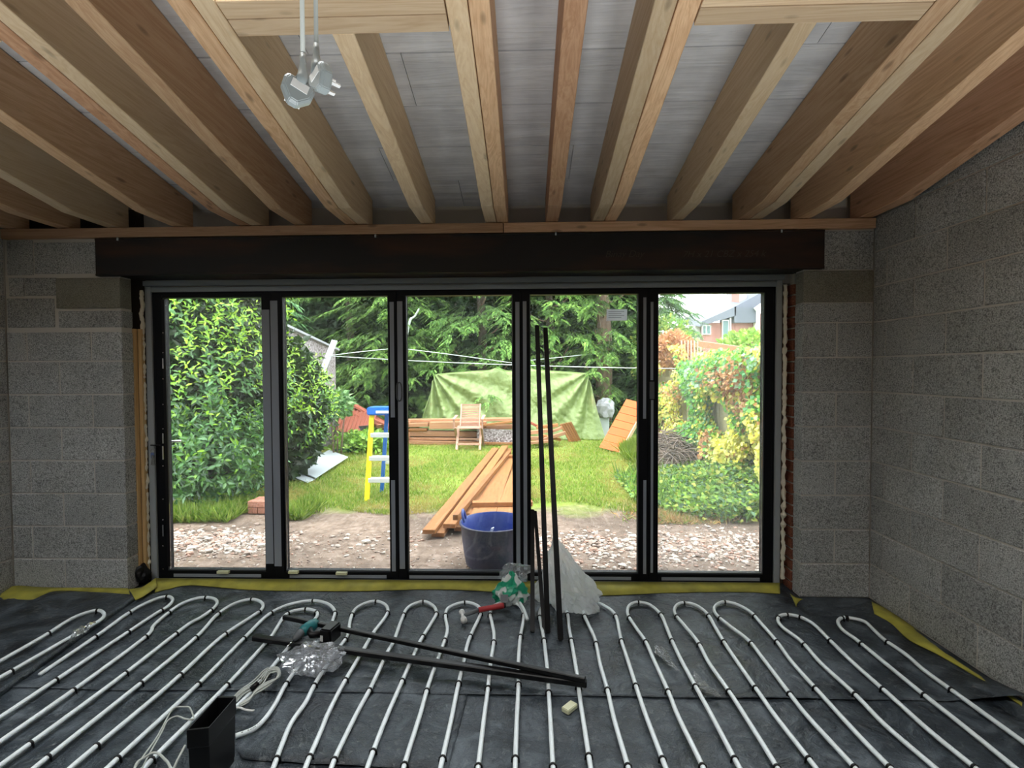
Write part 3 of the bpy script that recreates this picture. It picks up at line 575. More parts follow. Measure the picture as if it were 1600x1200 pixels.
# heating pipes: every visible loop is a part of the one pipe, its clips sub-parts
loops = {
 'A': [(-60, 1066), (0, 1033), (67.5, 994.5), (106, 970), (130, 959), (150, 954), (160, 956), (162.5, 962.5), (155, 970), (140, 979), (111, 995), (0, 1058.8), (-60, 1092)],
 'B': [(62, 1051), (149, 995), (196, 961), (225, 944), (250, 934), (265, 932.5), (269.5, 939), (260, 949), (240, 961), (189, 995), (87.5, 1062.5), (0, 1121), (-60, 1160)],
 'C': [(-60, 1196), (0, 1158.8), (135, 1063.8), (227.5, 995), (240, 977.5), (260, 960), (282.5, 944), (307.5, 935), (327.5, 934), (338.8, 939), (335, 949), (315, 964), (295, 975), (267.5, 996), (177.5, 1066), (22.5, 1180), (-60, 1240)],
 'D': [(-20, 1260), (75, 1183), (220, 1067.5), (306, 996), (337, 962.5), (362.5, 945), (387, 937), (402, 938), (410.5, 944), (408, 953), (392.5, 964), (342.5, 998), (266, 1068.8), (128.8, 1184), (40, 1262)],
 'E': [(104, 1262), (184, 1185), (310, 1068.8), (381, 997.5), (415, 963.8), (440, 949), (467.5, 941), (492.5, 938.8), (512.5, 944), (522.5, 954), (521, 966), (512, 984), (490, 1010), (462, 1047), (445, 1072), (430, 1100), (412.5, 1125), (395, 1140), (368, 1150)],
 'F': [(168, 1262), (237.5, 1187), (355, 1070), (420, 998.8), (430, 985), (442.5, 965), (455, 956), (477.5, 951.8), (492.5, 955), (496, 961), (490, 970), (477.5, 984), (455, 1007), (427, 1040), (398, 1075), (362, 1112)],
 'H': [(405, 1262), (430, 1192), (440, 1165), (455, 1130), (477.5, 1097.5), (491, 1071), (510, 1040), (530, 1012), (543, 992), (548, 966), (555, 952), (570, 943), (587.5, 939.5), (602, 945), (606, 954), (601, 965.5), (582.5, 990), (565, 1020), (535, 1071), (512.5, 1115), (502.5, 1140), (480, 1192.5), (455, 1262)],
 'I': [(500, 1262), (519, 1196), (540, 1150), (560, 1110), (581, 1071), (605, 1020), (616, 1000), (629, 964), (639, 948), (661, 940), (676, 946), (681.5, 955), (679, 965), (657.5, 1000), (645, 1027), (625, 1072), (600, 1130), (575, 1197), (555, 1262)],
 'J': [(617, 1262), (632, 1195), (657, 1115), (669, 1072), (685, 1027), (695, 1000), (699, 983), (696, 961), (702, 949), (726, 941), (745, 946), (751, 954), (749, 964), (732.5, 1000), (725, 1032), (715, 1075), (705, 1125), (689, 1197), (677, 1262)],
 'K': [(740, 1262), (747.5, 1197), (756, 1125), (762.5, 1075), (766, 1040), (772, 997), (769, 975), (766, 958), (773, 946), (792, 940), (809, 944), (817, 955), (818, 968), (812.5, 1000), (810, 1040), (810, 1075), (807.5, 1125), (805, 1197), (803, 1262)],
 'L': [(868, 1262), (864, 1197), (860, 1125), (857, 1075), (855, 1045), (850, 1000), (846, 978), (843, 958), (850, 946), (866, 940), (880, 946), (887, 960), (889, 980), (892.5, 1000), (901, 1050), (907.5, 1100), (922.5, 1197), (932, 1262)],
 'M': [(1000, 1262), (981, 1197), (960, 1125), (949, 1077.5), (937.5, 1037), (930, 1000), (919, 975), (912, 957), (916, 944), (931, 941.5), (950, 950), (962, 962), (967.5, 985), (971, 1001), (981, 1032), (996, 1079), (1010, 1120), (1040, 1199), (1062, 1262)],
 'N': [(1122, 1262), (1097.5, 1197), (1060, 1120), (1044, 1080), (1020, 1027.5), (1009, 1002.5), (995, 982.5), (982, 962), (981, 951), (986, 944), (997.5, 941), (1015, 945), (1032.5, 960), (1041, 979), (1050, 1001), (1065, 1032.5), (1091, 1080), (1112.5, 1119), (1155, 1199), (1190, 1262)],
 'O': [(1248, 1262), (1214, 1199), (1165, 1120), (1139, 1080), (1107.5, 1035), (1090, 1002.5), (1070, 978), (1056, 961), (1054, 951), (1060, 944), (1071, 942), (1087.5, 946), (1105, 959), (1117.5, 980), (1131, 1002.5), (1152.5, 1035), (1186, 1082.5), (1212.5, 1120), (1274, 1199), (1320, 1262)],
 'P': [(1395, 1268), (1335, 1199), (1262.5, 1120), (1234, 1084), (1190, 1026), (1170, 1001), (1140, 978), (1120, 961), (1116, 951), (1121, 944), (1132.5, 940.5), (1152.5, 945), (1174, 957.5), (1190, 975), (1214, 1002.5), (1238, 1035), (1282.5, 1084.5), (1342.5, 1150), (1390, 1199), (1450, 1262)],
 'Q': [(1545, 1272), (1460, 1199), (1382.5, 1132.5), (1336, 1085), (1282.5, 1036), (1252.5, 1002.5), (1225, 982), (1216, 971), (1218, 963), (1230, 960.5), (1250, 964), (1272, 976), (1297.5, 1001), (1335, 1037.5), (1389, 1085), (1450, 1140), (1522.5, 1199), (1600, 1262)],
 'R': [(1670, 1270), (1585, 1199), (1500, 1130), (1444, 1086), (1387.5, 1040), (1340, 1001), (1317.5, 985), (1309.5, 973), (1313, 966.5), (1324, 965), (1350, 971), (1365, 984), (1382.5, 1000), (1415, 1022.5), (1445, 1048), (1497.5, 1086), (1600, 1160), (1690, 1226)]}
hp = empty('heating_pipe', (0, 2.5, 0), 'white underfloor heating pipe clipped in rows of hairpin loops over the black floor', 'pipe')
RP = .0098
for kk, pts in loops.items():
    zc = .022 if kk != 'A' else .040
    w = smoothpts([P(x, y, 'z', zc) for x, y in pts], 6)
    if kk == 'B':
        w = [q for q in w]
        for i in range(6): w[i].z = .012+.010*i/6
    b = MB(); b.tube(w, RP, 10); lp = b.build('pipe_loop', 'pipe', hp)
    rows = (3.021, 2.738, 2.318, 1.876)
    tops = max(range(len(w)), key=lambda i: w[i].y)
    spots = [tops]
    for r_ in rows:
        for i in range(1, len(w)-1):
            if (w[i].y-r_)*(w[i+1].y-r_) < 0: spots.append(i)
    for i in spots:
        if kk in 'AB' and (w[i].y < 2.6 and kk == 'A'): pass
        t = (w[i+1]-w[i-1]).normalized(); c = MB(); c.tube([w[i]-t*.0045, w[i]+t*.0045], RP+.0032, 10); sd = t.cross(Vector((0, 0, 1)))
        for s in (-1, 1): c.plank(w[i]+sd*s*.011+Vector((0, 0, .006)), w[i]+sd*s*.014-Vector((0, 0, .016)), .007, .003, t)
        c.build('pipe_clip', 'black', lp)
    if kk in 'DEFHIJKLMNOPQ':
        c = MB(); 
        for i in range(4, len(w)-4):
            if w[i].y < 2.22 or (2.36 < w[i].y < 2.6 and kk in 'HIJKL'):
                t = (w[i+1]-w[i]).normalized(); e = w[i]+Vector((0, -.0042, RP*.9)); 
                for j in range(2): 
                    if random.random() < .55: c.plank(e+t*.012*j, e+t*(.012*j+.006), .0045, .0006)
        if c.v: tag(c.build('printed_marking', 'print', lp), kind='stuff')
# loose white offcut of pipe by the leaning tubes
b = MB(); b.tube(smoothpts([P(x, y, 'z', .045) for x, y in ((812, 942), (818, 952), (824, 968))], 5), RP, 10); o = b.build('pipe_offcut', 'pipe'); tag(o, 'short loose white pipe offcut beside the green printed bag', 'pipe')
# ================================================================ THINGS ON THE FLOOR
def rod(name, a, b_, w, h, label, cat='rod', m='black', group=None):
    q = MB(); q.plank(a, b_, w, h); o = q.build(name, m, bev=min(w, h)*.15); tag(o, label, cat, group); return o
lean = [((876, 1000), (852, 513), 3.49, .031, 'tall black metal tube leaning on the glass, the one further right'),
        ((856, 989), (839, 509), 3.49, .030, 'tallest black metal tube leaning on the glass, left of its twin'),
        ((832, 988), (832, 797), 3.47, .026, 'short black tube leaning on the mullion, upright one'),
        ((851, 990), (836, 799), 3.48, .024, 'short black tube leaning on the mullion, slanting behind the tall pair')]
for (a, t, yt, w, lab) in lean:
    p0 = P(*a, 'z', .006); p1 = P(*t, 'y', yt); q = MB(); q.plank(p0, p1, w, w, (0, -1, .3)); o = q.build('black_tube', 'black', bev=.004, seg=2); tag(o, lab, 'tube', 'black tubes leaning on the doors')
p0, p1 = P(396, 996, 'z', .048), P(917, 1068, 'z', .048); o = rod('black_profile', p0, p1, .034, .028, 'long matt black bar lying across the pipes, thick lower one of the crossed pair', 'bar', group='black bars lying on the pipes')
p0, p1 = P(443, 964, 'z', .078), P(915, 1062, 'z', .076); o = rod('black_profile', p0, p1, .024, .024, 'long thin glossy black bar lying across the pipes behind the drill', 'bar', group='black bars lying on the pipes')
# hand drill
dr = empty('cordless_drill', P(490, 1000, 'z', .03), 'teal and black cordless drill lying on the pipes beside the clear bag', 'drill')
c0, c1, c2 = P(459, 1000, 'z', .075), P(471, 988, 'z', .075), P(491, 975, 'z', .078); b = MB()
b.tube([c1.lerp(c2, -.02), c1.lerp(c2, .25), c1.lerp(c2, .8), c1.lerp(c2, 1.15)], [.024, .031, .033, .026], 14); b.build('motor_housing', 'teal', dr)
b = MB(); b.tube([c0, c0.lerp(c1, .35), c0.lerp(c1, .7), c1], [.010, .019, .023, .023], 14); b.build('chuck', 'greygrip', dr)
b = MB(); b.tube([c0.lerp(c1, -.8), c0], .0035, 6); b.build('bit', 'chrome', dr)
b = MB(); b.tube([c1.lerp(c2, .55), P(487, 992, 'z', .07), P(505, 990, 'z', .066)], [.021, .018, .020], 12); b.build('handle', 'black', dr)
bc = P(516, 989, 'z', .070); mx = Matrix.Translation(bc) @ Matrix.Rotation(math.radians(-12), 4, 'Z'); b = MB(); b.box(-.030, .038, -.055, .050, -.040, .045, mx); b.build('battery', 'black', dr, bev=.008, seg=2)
b = MB(); b.box(-.024, -.008, -.0565, -.0548, -.02, .012, mx); b.build('battery_label', 'white', dr)
# clear crumpled bag
bc = P(488, 1030, 'z', .05); o = crumple('clear_plastic_bag', 'clearbag', bc, (.125, .10, .05), .55, sub=4, seed=2); tag(o, 'crumpled clear plastic bag lying on the pipes below the drill', 'bag')
o2 = crumple('folded_film', 'clearbag', bc+Vector((.01, .01, .012)), (.085, .065, .035), .7, sub=4, seed=9); part(o2, o)
# green and white bag
bc = P(797, 955, 'z', 0); gb = empty('printed_plastic_bag', bc, 'green and white printed plastic bag slumped against the foot of the doors', 'bag')
def gshape(p): s = 1.0-.42*max(-.2, p.z); return Vector((p.x*s+.12*p.z, p.y*s, p.z))
crumple('bag_body', 'greenbag', bc+Vector((.0, .10, .085)), (.092, .055, .108), .4, gb, 4, 3, shape=gshape)
crumple('bag_neck', 'clearbag', bc+Vector((.03, .16, .175)), (.085, .035, .065), .6, gb, 4, 5)
q = P(787, 935, 'y', bc.y+.03); bx('bag_panel', 'clay', q.x-.02, q.x+.028, q.y-.004, q.y, q.z-.02, q.z+.025, gb)
# hammer
hm = empty('hammer', P(750, 960, 'z', .03), 'hammer with silver round faces and a red rubber grip on the floor pipes', 'hammer')
h0, h1, hm_, h2 = P(721, 957, 'z', .03), P(725.5, 969, 'z', .030), P(748, 953, 'z', .05), P(787, 946, 'z', .06)
hc = h0.lerp(h1, .5); ax_ = Vector((.25, -1, 0)).normalized(); b = MB(); b.tube([hc-ax_*.058, hc-ax_*.036, hc-ax_*.034, hc+ax_*.030, hc+ax_*.032, hc+ax_*.058], [.017, .018, .011, .011, .018, .019], 14); b.build('head', 'white', hm, )
b = MB(); b.tube([hc, hm_], [.009, .013], 10); b.build('shaft', 'greygrip', hm); b = MB(); b.tube([hm_, hm_.lerp(h2, .5), h2.lerp(hm_, .1), h2], [.016, .0155, .019, .017], 12); b.build('grip', 'redgrip', hm)
b = MB(); b.tube([h2, h2+(h2-hm_).normalized()*.012], [.0175, .014], 12); b.build('end_cap', 'black', hm)
# big milky bag
c0 = P(885, 970, 'z', 0)
def bs(p):
    t = (p.z+1)/2; s = 1.05-.78*t; return Vector((p.x*s-.50*t+.1, p.y*s+.35*t, p.z))
o = crumple('milky_plastic_bag', 'milkbag', c0+Vector((.035, .15, .185)), (.215, .12, .215), .34, sub=5, seed=6, shape=bs); tag(o, 'large milky plastic bag slumped behind the leaning black tubes', 'bag')
# pale packer block
q = P(890, 1106, 'z', .014); mx = Matrix.Translation(q) @ Matrix.Rotation(math.radians(48), 4, 'Z'); b = MB(); b.box(-.034, .034, -.020, .020, -.009, .012, mx); o = b.build('plastic_packer', 'paleblock', bev=.003, seg=2); tag(o, 'small pale yellow plastic packer lying alone on the black floor', 'packer')
# wispy film scraps
for i, (pp, lab) in enumerate(((((1023, 1010), (1038, 1022), (1046, 1032), (1064, 1050)), 'upper wispy scrap of clear film between two pipes, further from the viewer'), (((1085, 1052), (1092, 1065), (1105, 1075), (1123, 1083)), 'lower wispy scrap of clear film between two pipes, nearer the viewer'))):
    w = smoothpts([P(x, y, 'z', .03) for x, y in pp], 6)
    def fn(u, v, w=w): 
        k = u*(len(w)-1); a = w[int(k)]; return (a.x+(v-.5)*.05*math.sin(u*3.1+.3)+.012*noise.noise(Vector((u*9, v*6, i))), a.y+(v-.5)*.05+.008*noise.noise(Vector((u*12, v*8, i))), .022+.022*abs(noise.noise(Vector((u*7, v*7, i+2)))))
    o = sheet('film_scrap', 'scrapfilm', 26, 8, fn, smooth=False); tag(o, lab, 'plastic', 'film scraps on the floor')
a = P(118, 990, 'z', .05); b_ = P(150, 972, 'z', .05)
def fn(u, v): q = a.lerp(b_, u); return (q.x+.03*v, q.y-.07*v, .05+.03*noise.noise(Vector((u*4, v*5, 0)))+.02*math.sin(v*3.1))
o = sheet('film_wrap', 'scrapfilm', 14, 10, fn, smooth=False); tag(o, 'strip of clear film lapped over the left-hand pipe loop', 'plastic')
# black duct sleeve
dz = .25; r4 = [P(291, 1141, 'z', dz), P(326, 1137, 'z', dz), P(369, 1087.5, 'z', dz), P(340, 1087.5, 'z', dz)]; cen = sum(r4, Vector())/4
def ring4(s, z): return [Vector((cen.x+(q.x-cen.x)*s, cen.y+(q.y-cen.y)*s, z)) for q in r4]
b = MB(); rr = [ring4(.86, .004), ring4(.93, .12), ring4(.95, .18), ring4(1.0, .185), ring4(1.0, dz), ring4(.92, dz), ring4(.90, .02)]
vs = [q for r_ in rr for q in r_]; b.add(vs, [(i*4+k, i*4+(k+1) % 4, (i+1)*4+(k+1) % 4, (i+1)*4+k) for i in range(6) for k in range(4)]+[(24, 25, 26, 27)])
o = b.build('duct_sleeve', 'black', bev=.003); tag(o, 'open-topped black rectangular plastic duct standing on the floor', 'duct')
# cables on the floor
def cable(name, pts, z, r, label, m='cable', grp='loose flex on the floor', par=None):
    w = smoothpts([P(x, y, 'z', zz if False else z) for x, y in pts], 6); b = MB()
    for i, q in enumerate(w): q.z = z+.012*noise.noise(Vector((i*.13, r*99, 0)))
    b.tube(w, r, 8); o = b.build(name, m)
    if par: part(o, par)
    else: tag(o, label, 'cable', grp)
    return o
cable('floor_cable', [(205, 1210), (240, 1160), (262, 1118), (275, 1106), (292, 1104), (300, 1112), (302, 1124), (290, 1126), (276, 1121), (262, 1128), (252, 1145), (232, 1180), (215, 1212)], .035, .0032, 'thin grey flex looped on the pipes left of the black duct')
cable('floor_cable', [(205, 1222), (214, 1192), (228, 1180), (246, 1178), (260, 1188), (268, 1200), (275, 1193), (283, 1180), (289, 1168)], .06, .0045, 'thicker grey flex curling at the foot of the black duct')
cc = empty('coiled_cable', P(400, 1075, 'z', .03), 'coiled grey mains flex lying behind the black duct', 'cable')
for k in range(5):
    s = k*.9
    cable('cable_turn', [(366+s, 1088+2*k), (385+s, 1072+2*k), (402+2*s, 1056+3*k), (418+s, 1045+2*k), (432-s, 1042+2*k), (438-s, 1051), (432-s, 1060+k), (414, 1070+2*k), (400-s, 1080+2*k), (390-s, 1092+2*k), (374, 1100+k)], .030+.006*(k % 3), .0035, '', par=cc)
cable('cable_end', [(369, 1106), (380, 1108), (397, 1108)], .03, .0045, '', m='white', par=cc)
b = MB(); q = P(398, 1072, 'z', .045); b.tube([q+Vector((-.012, -.01, -.01)), q+Vector((.012, .01, .01))], .012, 8); b.build('cable_tie', 'black', cc)
# hanging plugs
def plug(x, ytop, ybody, dist, rz, tilt, label):
    c = P(x, ybody, 'y', dist); r_ = empty('hanging_plug', c, label, 'plug', 'plugs hanging from the roof'); top = P(x-1, -60, 'y', dist); 
    s = dist/.95; mx = Matrix.Translation(c) @ Matrix.Rotation(rz, 4, 'Z') @ Matrix.Rotation(tilt, 4, 'Y')
    b = MB(); nk = mx @ Vector((0, 0, .030*s)); e = Vector((nk.x, nk.y, nk.z+.038)); b.tube([e+Vector((0, 0, .0)), Vector((e.x, e.y, 2.95))], .0042, 10); b.build('flex', 'cable', r_)
    b = MB(); b.tube([e+Vector((0, 0, .004)), e+Vector((0, 0, -.008)), nk.lerp(e, .4), nk, mx @ Vector((0, 0, .010))], [.0048, .0055, .0070, .0105, .015], 12); b.build('cord_grip', 'plug', r_)
    b = MB(); outl = [(-.028, .012), (-.023, .020), (.023, .020), (.028, .012), (.027, -.006), (.008, -.028), (-.008, -.028), (-.027, -.006)]
    n = len(outl); lay = [(-.011, .82), (-.006, 1), (.010, 1), (.014, .86)]; vs = []
    for yy_, sc_ in lay: vs += [mx @ Vector((p[0]*sc_, yy_, p[1]*sc_-.002)) for p in outl]
    b.add(vs, [(i*n+k, i*n+(k+1) % n, (i+1)*n+(k+1) % n, (i+1)*n+k) for i in range(3) for k in range(n)]+[tuple(range(n))[::-1], tuple(range(3*n, 4*n))]); b.build('plug_body', 'plug', r_, bev=.0015, seg=2)
    b = MB(); b.box(-.014, .016, -.0125, -.0108, -.004, .011, mx); b.build('fuse_panel', 'white', r_)
    for (px_, pz_, w_) in ((0, .008, .008), (-.011, -.012, .0063), (.011, -.012, .0063)):
        b = MB(); b.box(px_-w_/2, px_+w_/2, .013, .034, pz_-.002, pz_+.002, mx); b.build('pin', 'white', r_)
plug(465, 0, 141, .93, math.radians(35), math.radians(20), 'grey plug on a hanging flex, the lower one of the two')
plug(500, 0, 122, .99, math.radians(-38), math.radians(-22), 'grey plug on a hanging flex, the higher one with its pins showing')
# ================================================================ GARDEN
GZ = -.03
def gfn(u, v):
    x = -14+u*30; y = 3.62+v*38; z = GZ+.03*noise.noise(Vector((x*.5, y*.5, 0)))*min(1, (y-3.6)/2)+.012*noise.noise(Vector((x*3, y*3, 0)))
    return (x, y, z)
garden = sheet('garden_ground', 'ground', 160, 200, gfn); tag(garden, kind='structure')
def gz(x, y): return GZ+.03*noise.noise(Vector((x*.5, y*.5, 0)))*min(1, (y-3.6)/2)+.012*noise.noise(Vector((x*3, y*3, 0)))
# gravel
ico = bmesh.new(); bmesh.ops.create_icosphere(ico, subdivisions=1, radius=1); IV = np.array([v.co[:] for v in ico.verts]); IT = np.array([[v.index for v in f.verts] for f in ico.faces]); ico.free()
def stones(n, sampler, smin, smax, name, label, cols):
    V = []; T = []; C = []; k = 0
    for i in range(n):
        x, y = sampler(); s = random.uniform(smin, smax)*random.uniform(.7, 1.2); A = IV*(1+.25*rng.standard_normal((len(IV), 1)))*np.array([s, s*random.uniform(.6, 1), s*random.uniform(.35, .7)])
        th = random.uniform(0, 6.3); R = np.array([[math.cos(th), -math.sin(th), 0], [math.sin(th), math.cos(th), 0], [0, 0, 1]]); A = A @ R.T+np.array([x, y, gz(x, y)+s*.15])
        V.append(A); T.append(IT+k*len(IV)); c = np.array(random.choice(cols))*random.uniform(.75, 1.2); C.append(np.tile(c, (len(IV), 1))); k += 1
    o = np_mesh(name, np.concatenate(V), np.concatenate(T), np.concatenate(C), 'stone'); tag(o, label, 'gravel', kind='stuff'); return o
PALE = [(.46, .40, .34), (.52, .47, .41), (.36, .29, .24), (.38, .24, .18), (.28, .21, .17)]
def s1():
    while True:
        x = random.uniform(.0, 2.9); y = random.gauss(4.35, .22) if random.random() < .8 else random.uniform(3.7, 4.8)
        if 3.66 < y < 4.95 and x > .1: return x, y
def s2():
    while True:
        x = random.uniform(-3.4, -.9); y = random.gauss(4.42, .17)
        if 3.66 < y < 5 and random.random() < (1 if x < -2.1 else .07): return x, y
def s3():
    return random.uniform(-3.4, 2.9), 3.66+abs(random.gauss(0, .6))
stones(2300, s1, .009, .026, 'gravel', 'pale limestone rubble spread outside the right-hand panes', PALE)
stones(1300, s2, .010, .028, 'gravel', 'pale rubble stones spread outside the left-hand panes', PALE)
stones(1500, s3, .005, .013, 'gravel', 'fine grit scattered over the bare soil', PALE)
SM = []
for i in range(4):
    me = bpy.data.meshes.new('stone'); A = IV*(1+.22*rng.standard_normal((len(IV), 1)))*np.array([1, .8, .6]); me.from_pydata([tuple(a) for a in A], [], [tuple(int(j) for j in t) for t in IT])
    at = me.color_attributes.new('Col', 'FLOAT_COLOR', 'POINT'); c = PALE[i]; at.data.foreach_set('color', np.tile(np.array([*c, 1.]), len(IV))); me.materials.append(M['stone']); SM.append(me)
for i in range(70):
    x, y = s1() if i % 2 else s2(); o = link('stone', random.choice(SM)); s = random.uniform(.026, .045); o.location = (x, y, gz(x, y)+s*.25); o.rotation_euler = (0, 0, random.uniform(0, 6)); o.scale = (s, s, s); o.parent = garden
# grass
def blades(n, sampler, hmin, hmax, wd, cols, name, label, cat='grass', spread=.5):
    pos = np.array([sampler() for _ in range(n)]); z = np.array([gz(x, y) for x, y in pos]); p3 = np.column_stack([pos, z]); d = np.column_stack([rng.normal(0, spread, n), rng.normal(0, spread, n), np.ones(n)])
    nor = np.column_stack([rng.normal(0, 1, n), rng.normal(0, 1, n), rng.normal(0, .3, n)]); h = rng.uniform(hmin, hmax, n)
    ca = np.array(cols); c = ca[rng.integers(0, len(ca), n)]*rng.uniform(.75, 1.25, (n, 1))
    if name == 'lawn_grass':
        pn = np.array([noise.noise(Vector((x*1.1, y*.9, 7)))+.5*noise.noise(Vector((x*3, y*3, 2))) for x, y in pos]); k_ = np.clip((pn-.05)*3, 0, .75)[:, None]; c = c*(1-k_)+np.array([.46, .36, .13])*k_; h = h*(1-.4*k_[:, 0])
    o = cloud(name, p3, d, nor, h, wd, c, 'grass'); tag(o, label, cat, kind='stuff'); return o
GR = [(.20, .34, .04), (.28, .40, .06), (.36, .44, .10), (.14, .26, .03), (.44, .42, .14)]
def gsamp():
    while True:
        y = 5.1+abs(random.random()**1.7)*6.2; x = random.uniform(-4.6, 2.6)
        
        if x < -2.5 and y < 5.7: continue
        e = 5.45+.55*noise.noise(Vector((x*.9, 1.3, 0)))+(.0 if x > -2.2 else -.2)
        if y > e and (random.random() < .9-.55*max(0, noise.noise(Vector((x*.8, y*.8, 5))))*2): return x, y
blades(62000, gsamp, .03, .075, .010, GR, 'lawn_grass', 'mown green lawn between the bare soil and the timber pile')
def gs2():
    while True:
        x = random.uniform(-3.9, -2.3); y = random.uniform(4.75, 5.6)
        if y > 4.95+.3*noise.noise(Vector((x*2, 0, 0)))+max(0, x+2.9)*.3 and not (-3.02 < x < -2.5): return x, y
blades(7000, gs2, .07, .20, .012, GR[:4], 'tall_grass', 'long grass tufts under the laurel by the brick stack', spread=.6)
def gs3():
    while True:
        a = random.uniform(0, 6.3); r_ = random.random()**.5; x, y = 1.98+.30*r_*math.cos(a), 8.7+.8*r_*math.sin(a); return x, y
blades(3200, gs3, .10, .34, .018, GR[:3], 'tall_grass', 'tall grass clump beside the leaning orange panel', spread=.35)
# weeds right
def weeds(n, sampler, hfun, name, label, cols, size=(.03, .06), m='ivy', flower=None):
    p = []; 
    for _ in range(n):
        x, y = sampler(); h = hfun(x, y)*random.random()**.6; p.append((x, y, gz(x, y)+h))
    p = np.array(p); d = nrm(np.column_stack([rng.normal(0, 1, n), rng.normal(0, 1, n), rng.normal(.3, .5, n)])); nor = nrm(np.column_stack([rng.normal(0, .5, n), rng.normal(-.3, .5, n), np.ones(n)]))
    ca = np.array(cols); c = ca[rng.integers(0, len(ca), n)]*rng.uniform(.7, 1.3, (n, 1)); ln = rng.uniform(*size, n); o = cloud(name, p, d, nor, ln, ln*.7, c, m); return o
def ws():
    while True:
        x = random.uniform(1.25, 2.75); y = random.uniform(4.75, 7.2)
        if y > 5.0+.25*noise.noise(Vector((x*3, 0, 0)))+max(0, 1.75-x)*1.6: return x, y
o = weeds(15000, ws, lambda x, y: .06+.42*max(0, min(1, (x-1.4)/1.0))*max(0, 1-abs(y-5.9)/2)+.12*max(0, noise.noise(Vector((x*3, y*3, 1)))), 'weeds', '', [(.16, .32, .05), (.26, .44, .06), (.10, .22, .06), (.42, .46, .08), (.09, .18, .09), (.20, .38, .05)], (.03, .075)); tag(o, 'leafy green weeds at the foot of the climber-covered fence', 'weeds', kind='stuff')
def gs4():
    while True:
        x, y = random.gauss(1.55, .22), random.gauss(5.25, .16)
        if y > 4.95: return x, y
blades(2600, gs4, .03, .12, .010, [(.55, .34, .14), (.50, .38, .18), (.34, .24, .12), (.24, .34, .08)], 'dry_grass', 'straw-coloured dead grass before the weeds at the last pane', spread=1.1)
blades(900, ws, .12, .36, .009, [(.22, .40, .08), (.34, .46, .12), (.16, .30, .08)], 'weed_grass', 'long thin grass stalks growing up through the weeds', spread=.45)
# laurel bush
LG = np.array([(.20, .42, .03), (.30, .55, .03), (.07, .20, .03), (.035, .11, .03), (.11, .26, .09), (.40, .60, .05)])
lau = empty('laurel_bush', (-3.9, 6.2, GZ), 'big glossy laurel bush with lime green shoots outside the left panes', 'bush')
def blobpt(bl):
    c, r_ = bl; a = rng.normal(size=3); a /= np.linalg.norm(a); return np.array(c)+a*np.array(r_)*random.uniform(.82, 1.05), a
blobs = [((-4.05, 6.1, 1.3), (1.0, .85, 1.45)), ((-4.0, 6.1, 2.6), (1.05, .9, 1.0)), ((-4.9, 6.4, 1.6), (1.1, .9, 1.7)), ((-3.62, 7.0, 1.0), (.80, .6, .80)), ((-3.75, 6.7, .55), (.45, .4, .5)), ((-3.55, 5.75, .55), (.55, .5, .5))]
pos = []; dr_ = []; nn_ = []; cc_ = []; ln_ = []
for i in range(5600):
    bl = blobs[rng.choice(6, p=[.28, .17, .18, .19, .07, .11])]; p_, a_ = blobpt(bl)
    if a_[1] > .55 or p_[2] < .02: continue
    axis = nrm(a_+np.array([0, -.1, .65])+rng.normal(0, .25, 3)); bright = np.clip(.12+.75*np.clip((p_[2]-.7)/1.2, 0, 1)+.15*a_[2]+(.35 if p_[0] > -3.45 and p_[1] > 6.5 else 0)+rng.normal(0, .18), 0, 1)  # leaf colours dark low, lime high: painted shade and top light, with young shoots
    nl = rng.integers(5, 10)
    for k in range(nl):
        th = k*2.4+rng.normal(0, .2); s_ = nrm(np.cross(axis, [.3, .1, .9])); t_ = np.cross(axis, s_); rad = math.cos(th)*s_+math.sin(th)*t_; up_ = .15+.9*k/nl
        pos.append(p_+axis*.03*k); dr_.append(nrm(rad+axis*up_)); nn_.append(axis+rng.normal(0, .15, 3))
        young_lit = bright > .48 and k > nl*.25
        base = LG[rng.choice([0, 1, 5] if young_lit else [2, 3, 4, 0], p=[.3, .5, .2] if young_lit else [.4, .3, .2, .1])]
        cc_.append(base*rng.uniform(.8, 1.25)); ln_.append(rng.uniform(.06, .10)*(.8 if young_lit else 1.05))
pos = np.array(pos); dr_ = np.array(dr_); nn_ = np.array(nn_); cc_ = np.array(cc_); ln_ = np.array(ln_)
key = pos[:, 1]+rng.uniform(0, 1.2, len(pos)); idx = np.argsort(key); big = idx[:220]; rest = idx[220:]
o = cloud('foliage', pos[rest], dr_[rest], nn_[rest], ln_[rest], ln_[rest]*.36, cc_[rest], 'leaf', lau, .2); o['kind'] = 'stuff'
LM = []
for c in LG:
    me = bpy.data.meshes.new('leaf'); vs = []; n_ = 5
    for i in range(n_+1):
        t = i/n_; w_ = .19*math.sin(math.pi*min(1, t*.93+.07))**.8*(1 if 0 < i < n_ else .05); vs += [(w_, t, .05*math.sin(t*3)-.10*t*t+w_*.25), (0, t, .05*math.sin(t*3)-.10*t*t), (-w_, t, .05*math.sin(t*3)-.10*t*t+w_*.25)]
    me.from_pydata(vs, [], [(i*3+j, i*3+j+1, i*3+j+4, i*3+j+3) for i in range(n_) for j in range(2)]); at = me.color_attributes.new('Col', 'FLOAT_COLOR', 'POINT'); at.data.foreach_set('color', np.tile(np.array([*c, 1.]), len(vs))); me.materials.append(M['leaf']); LM.append(me)
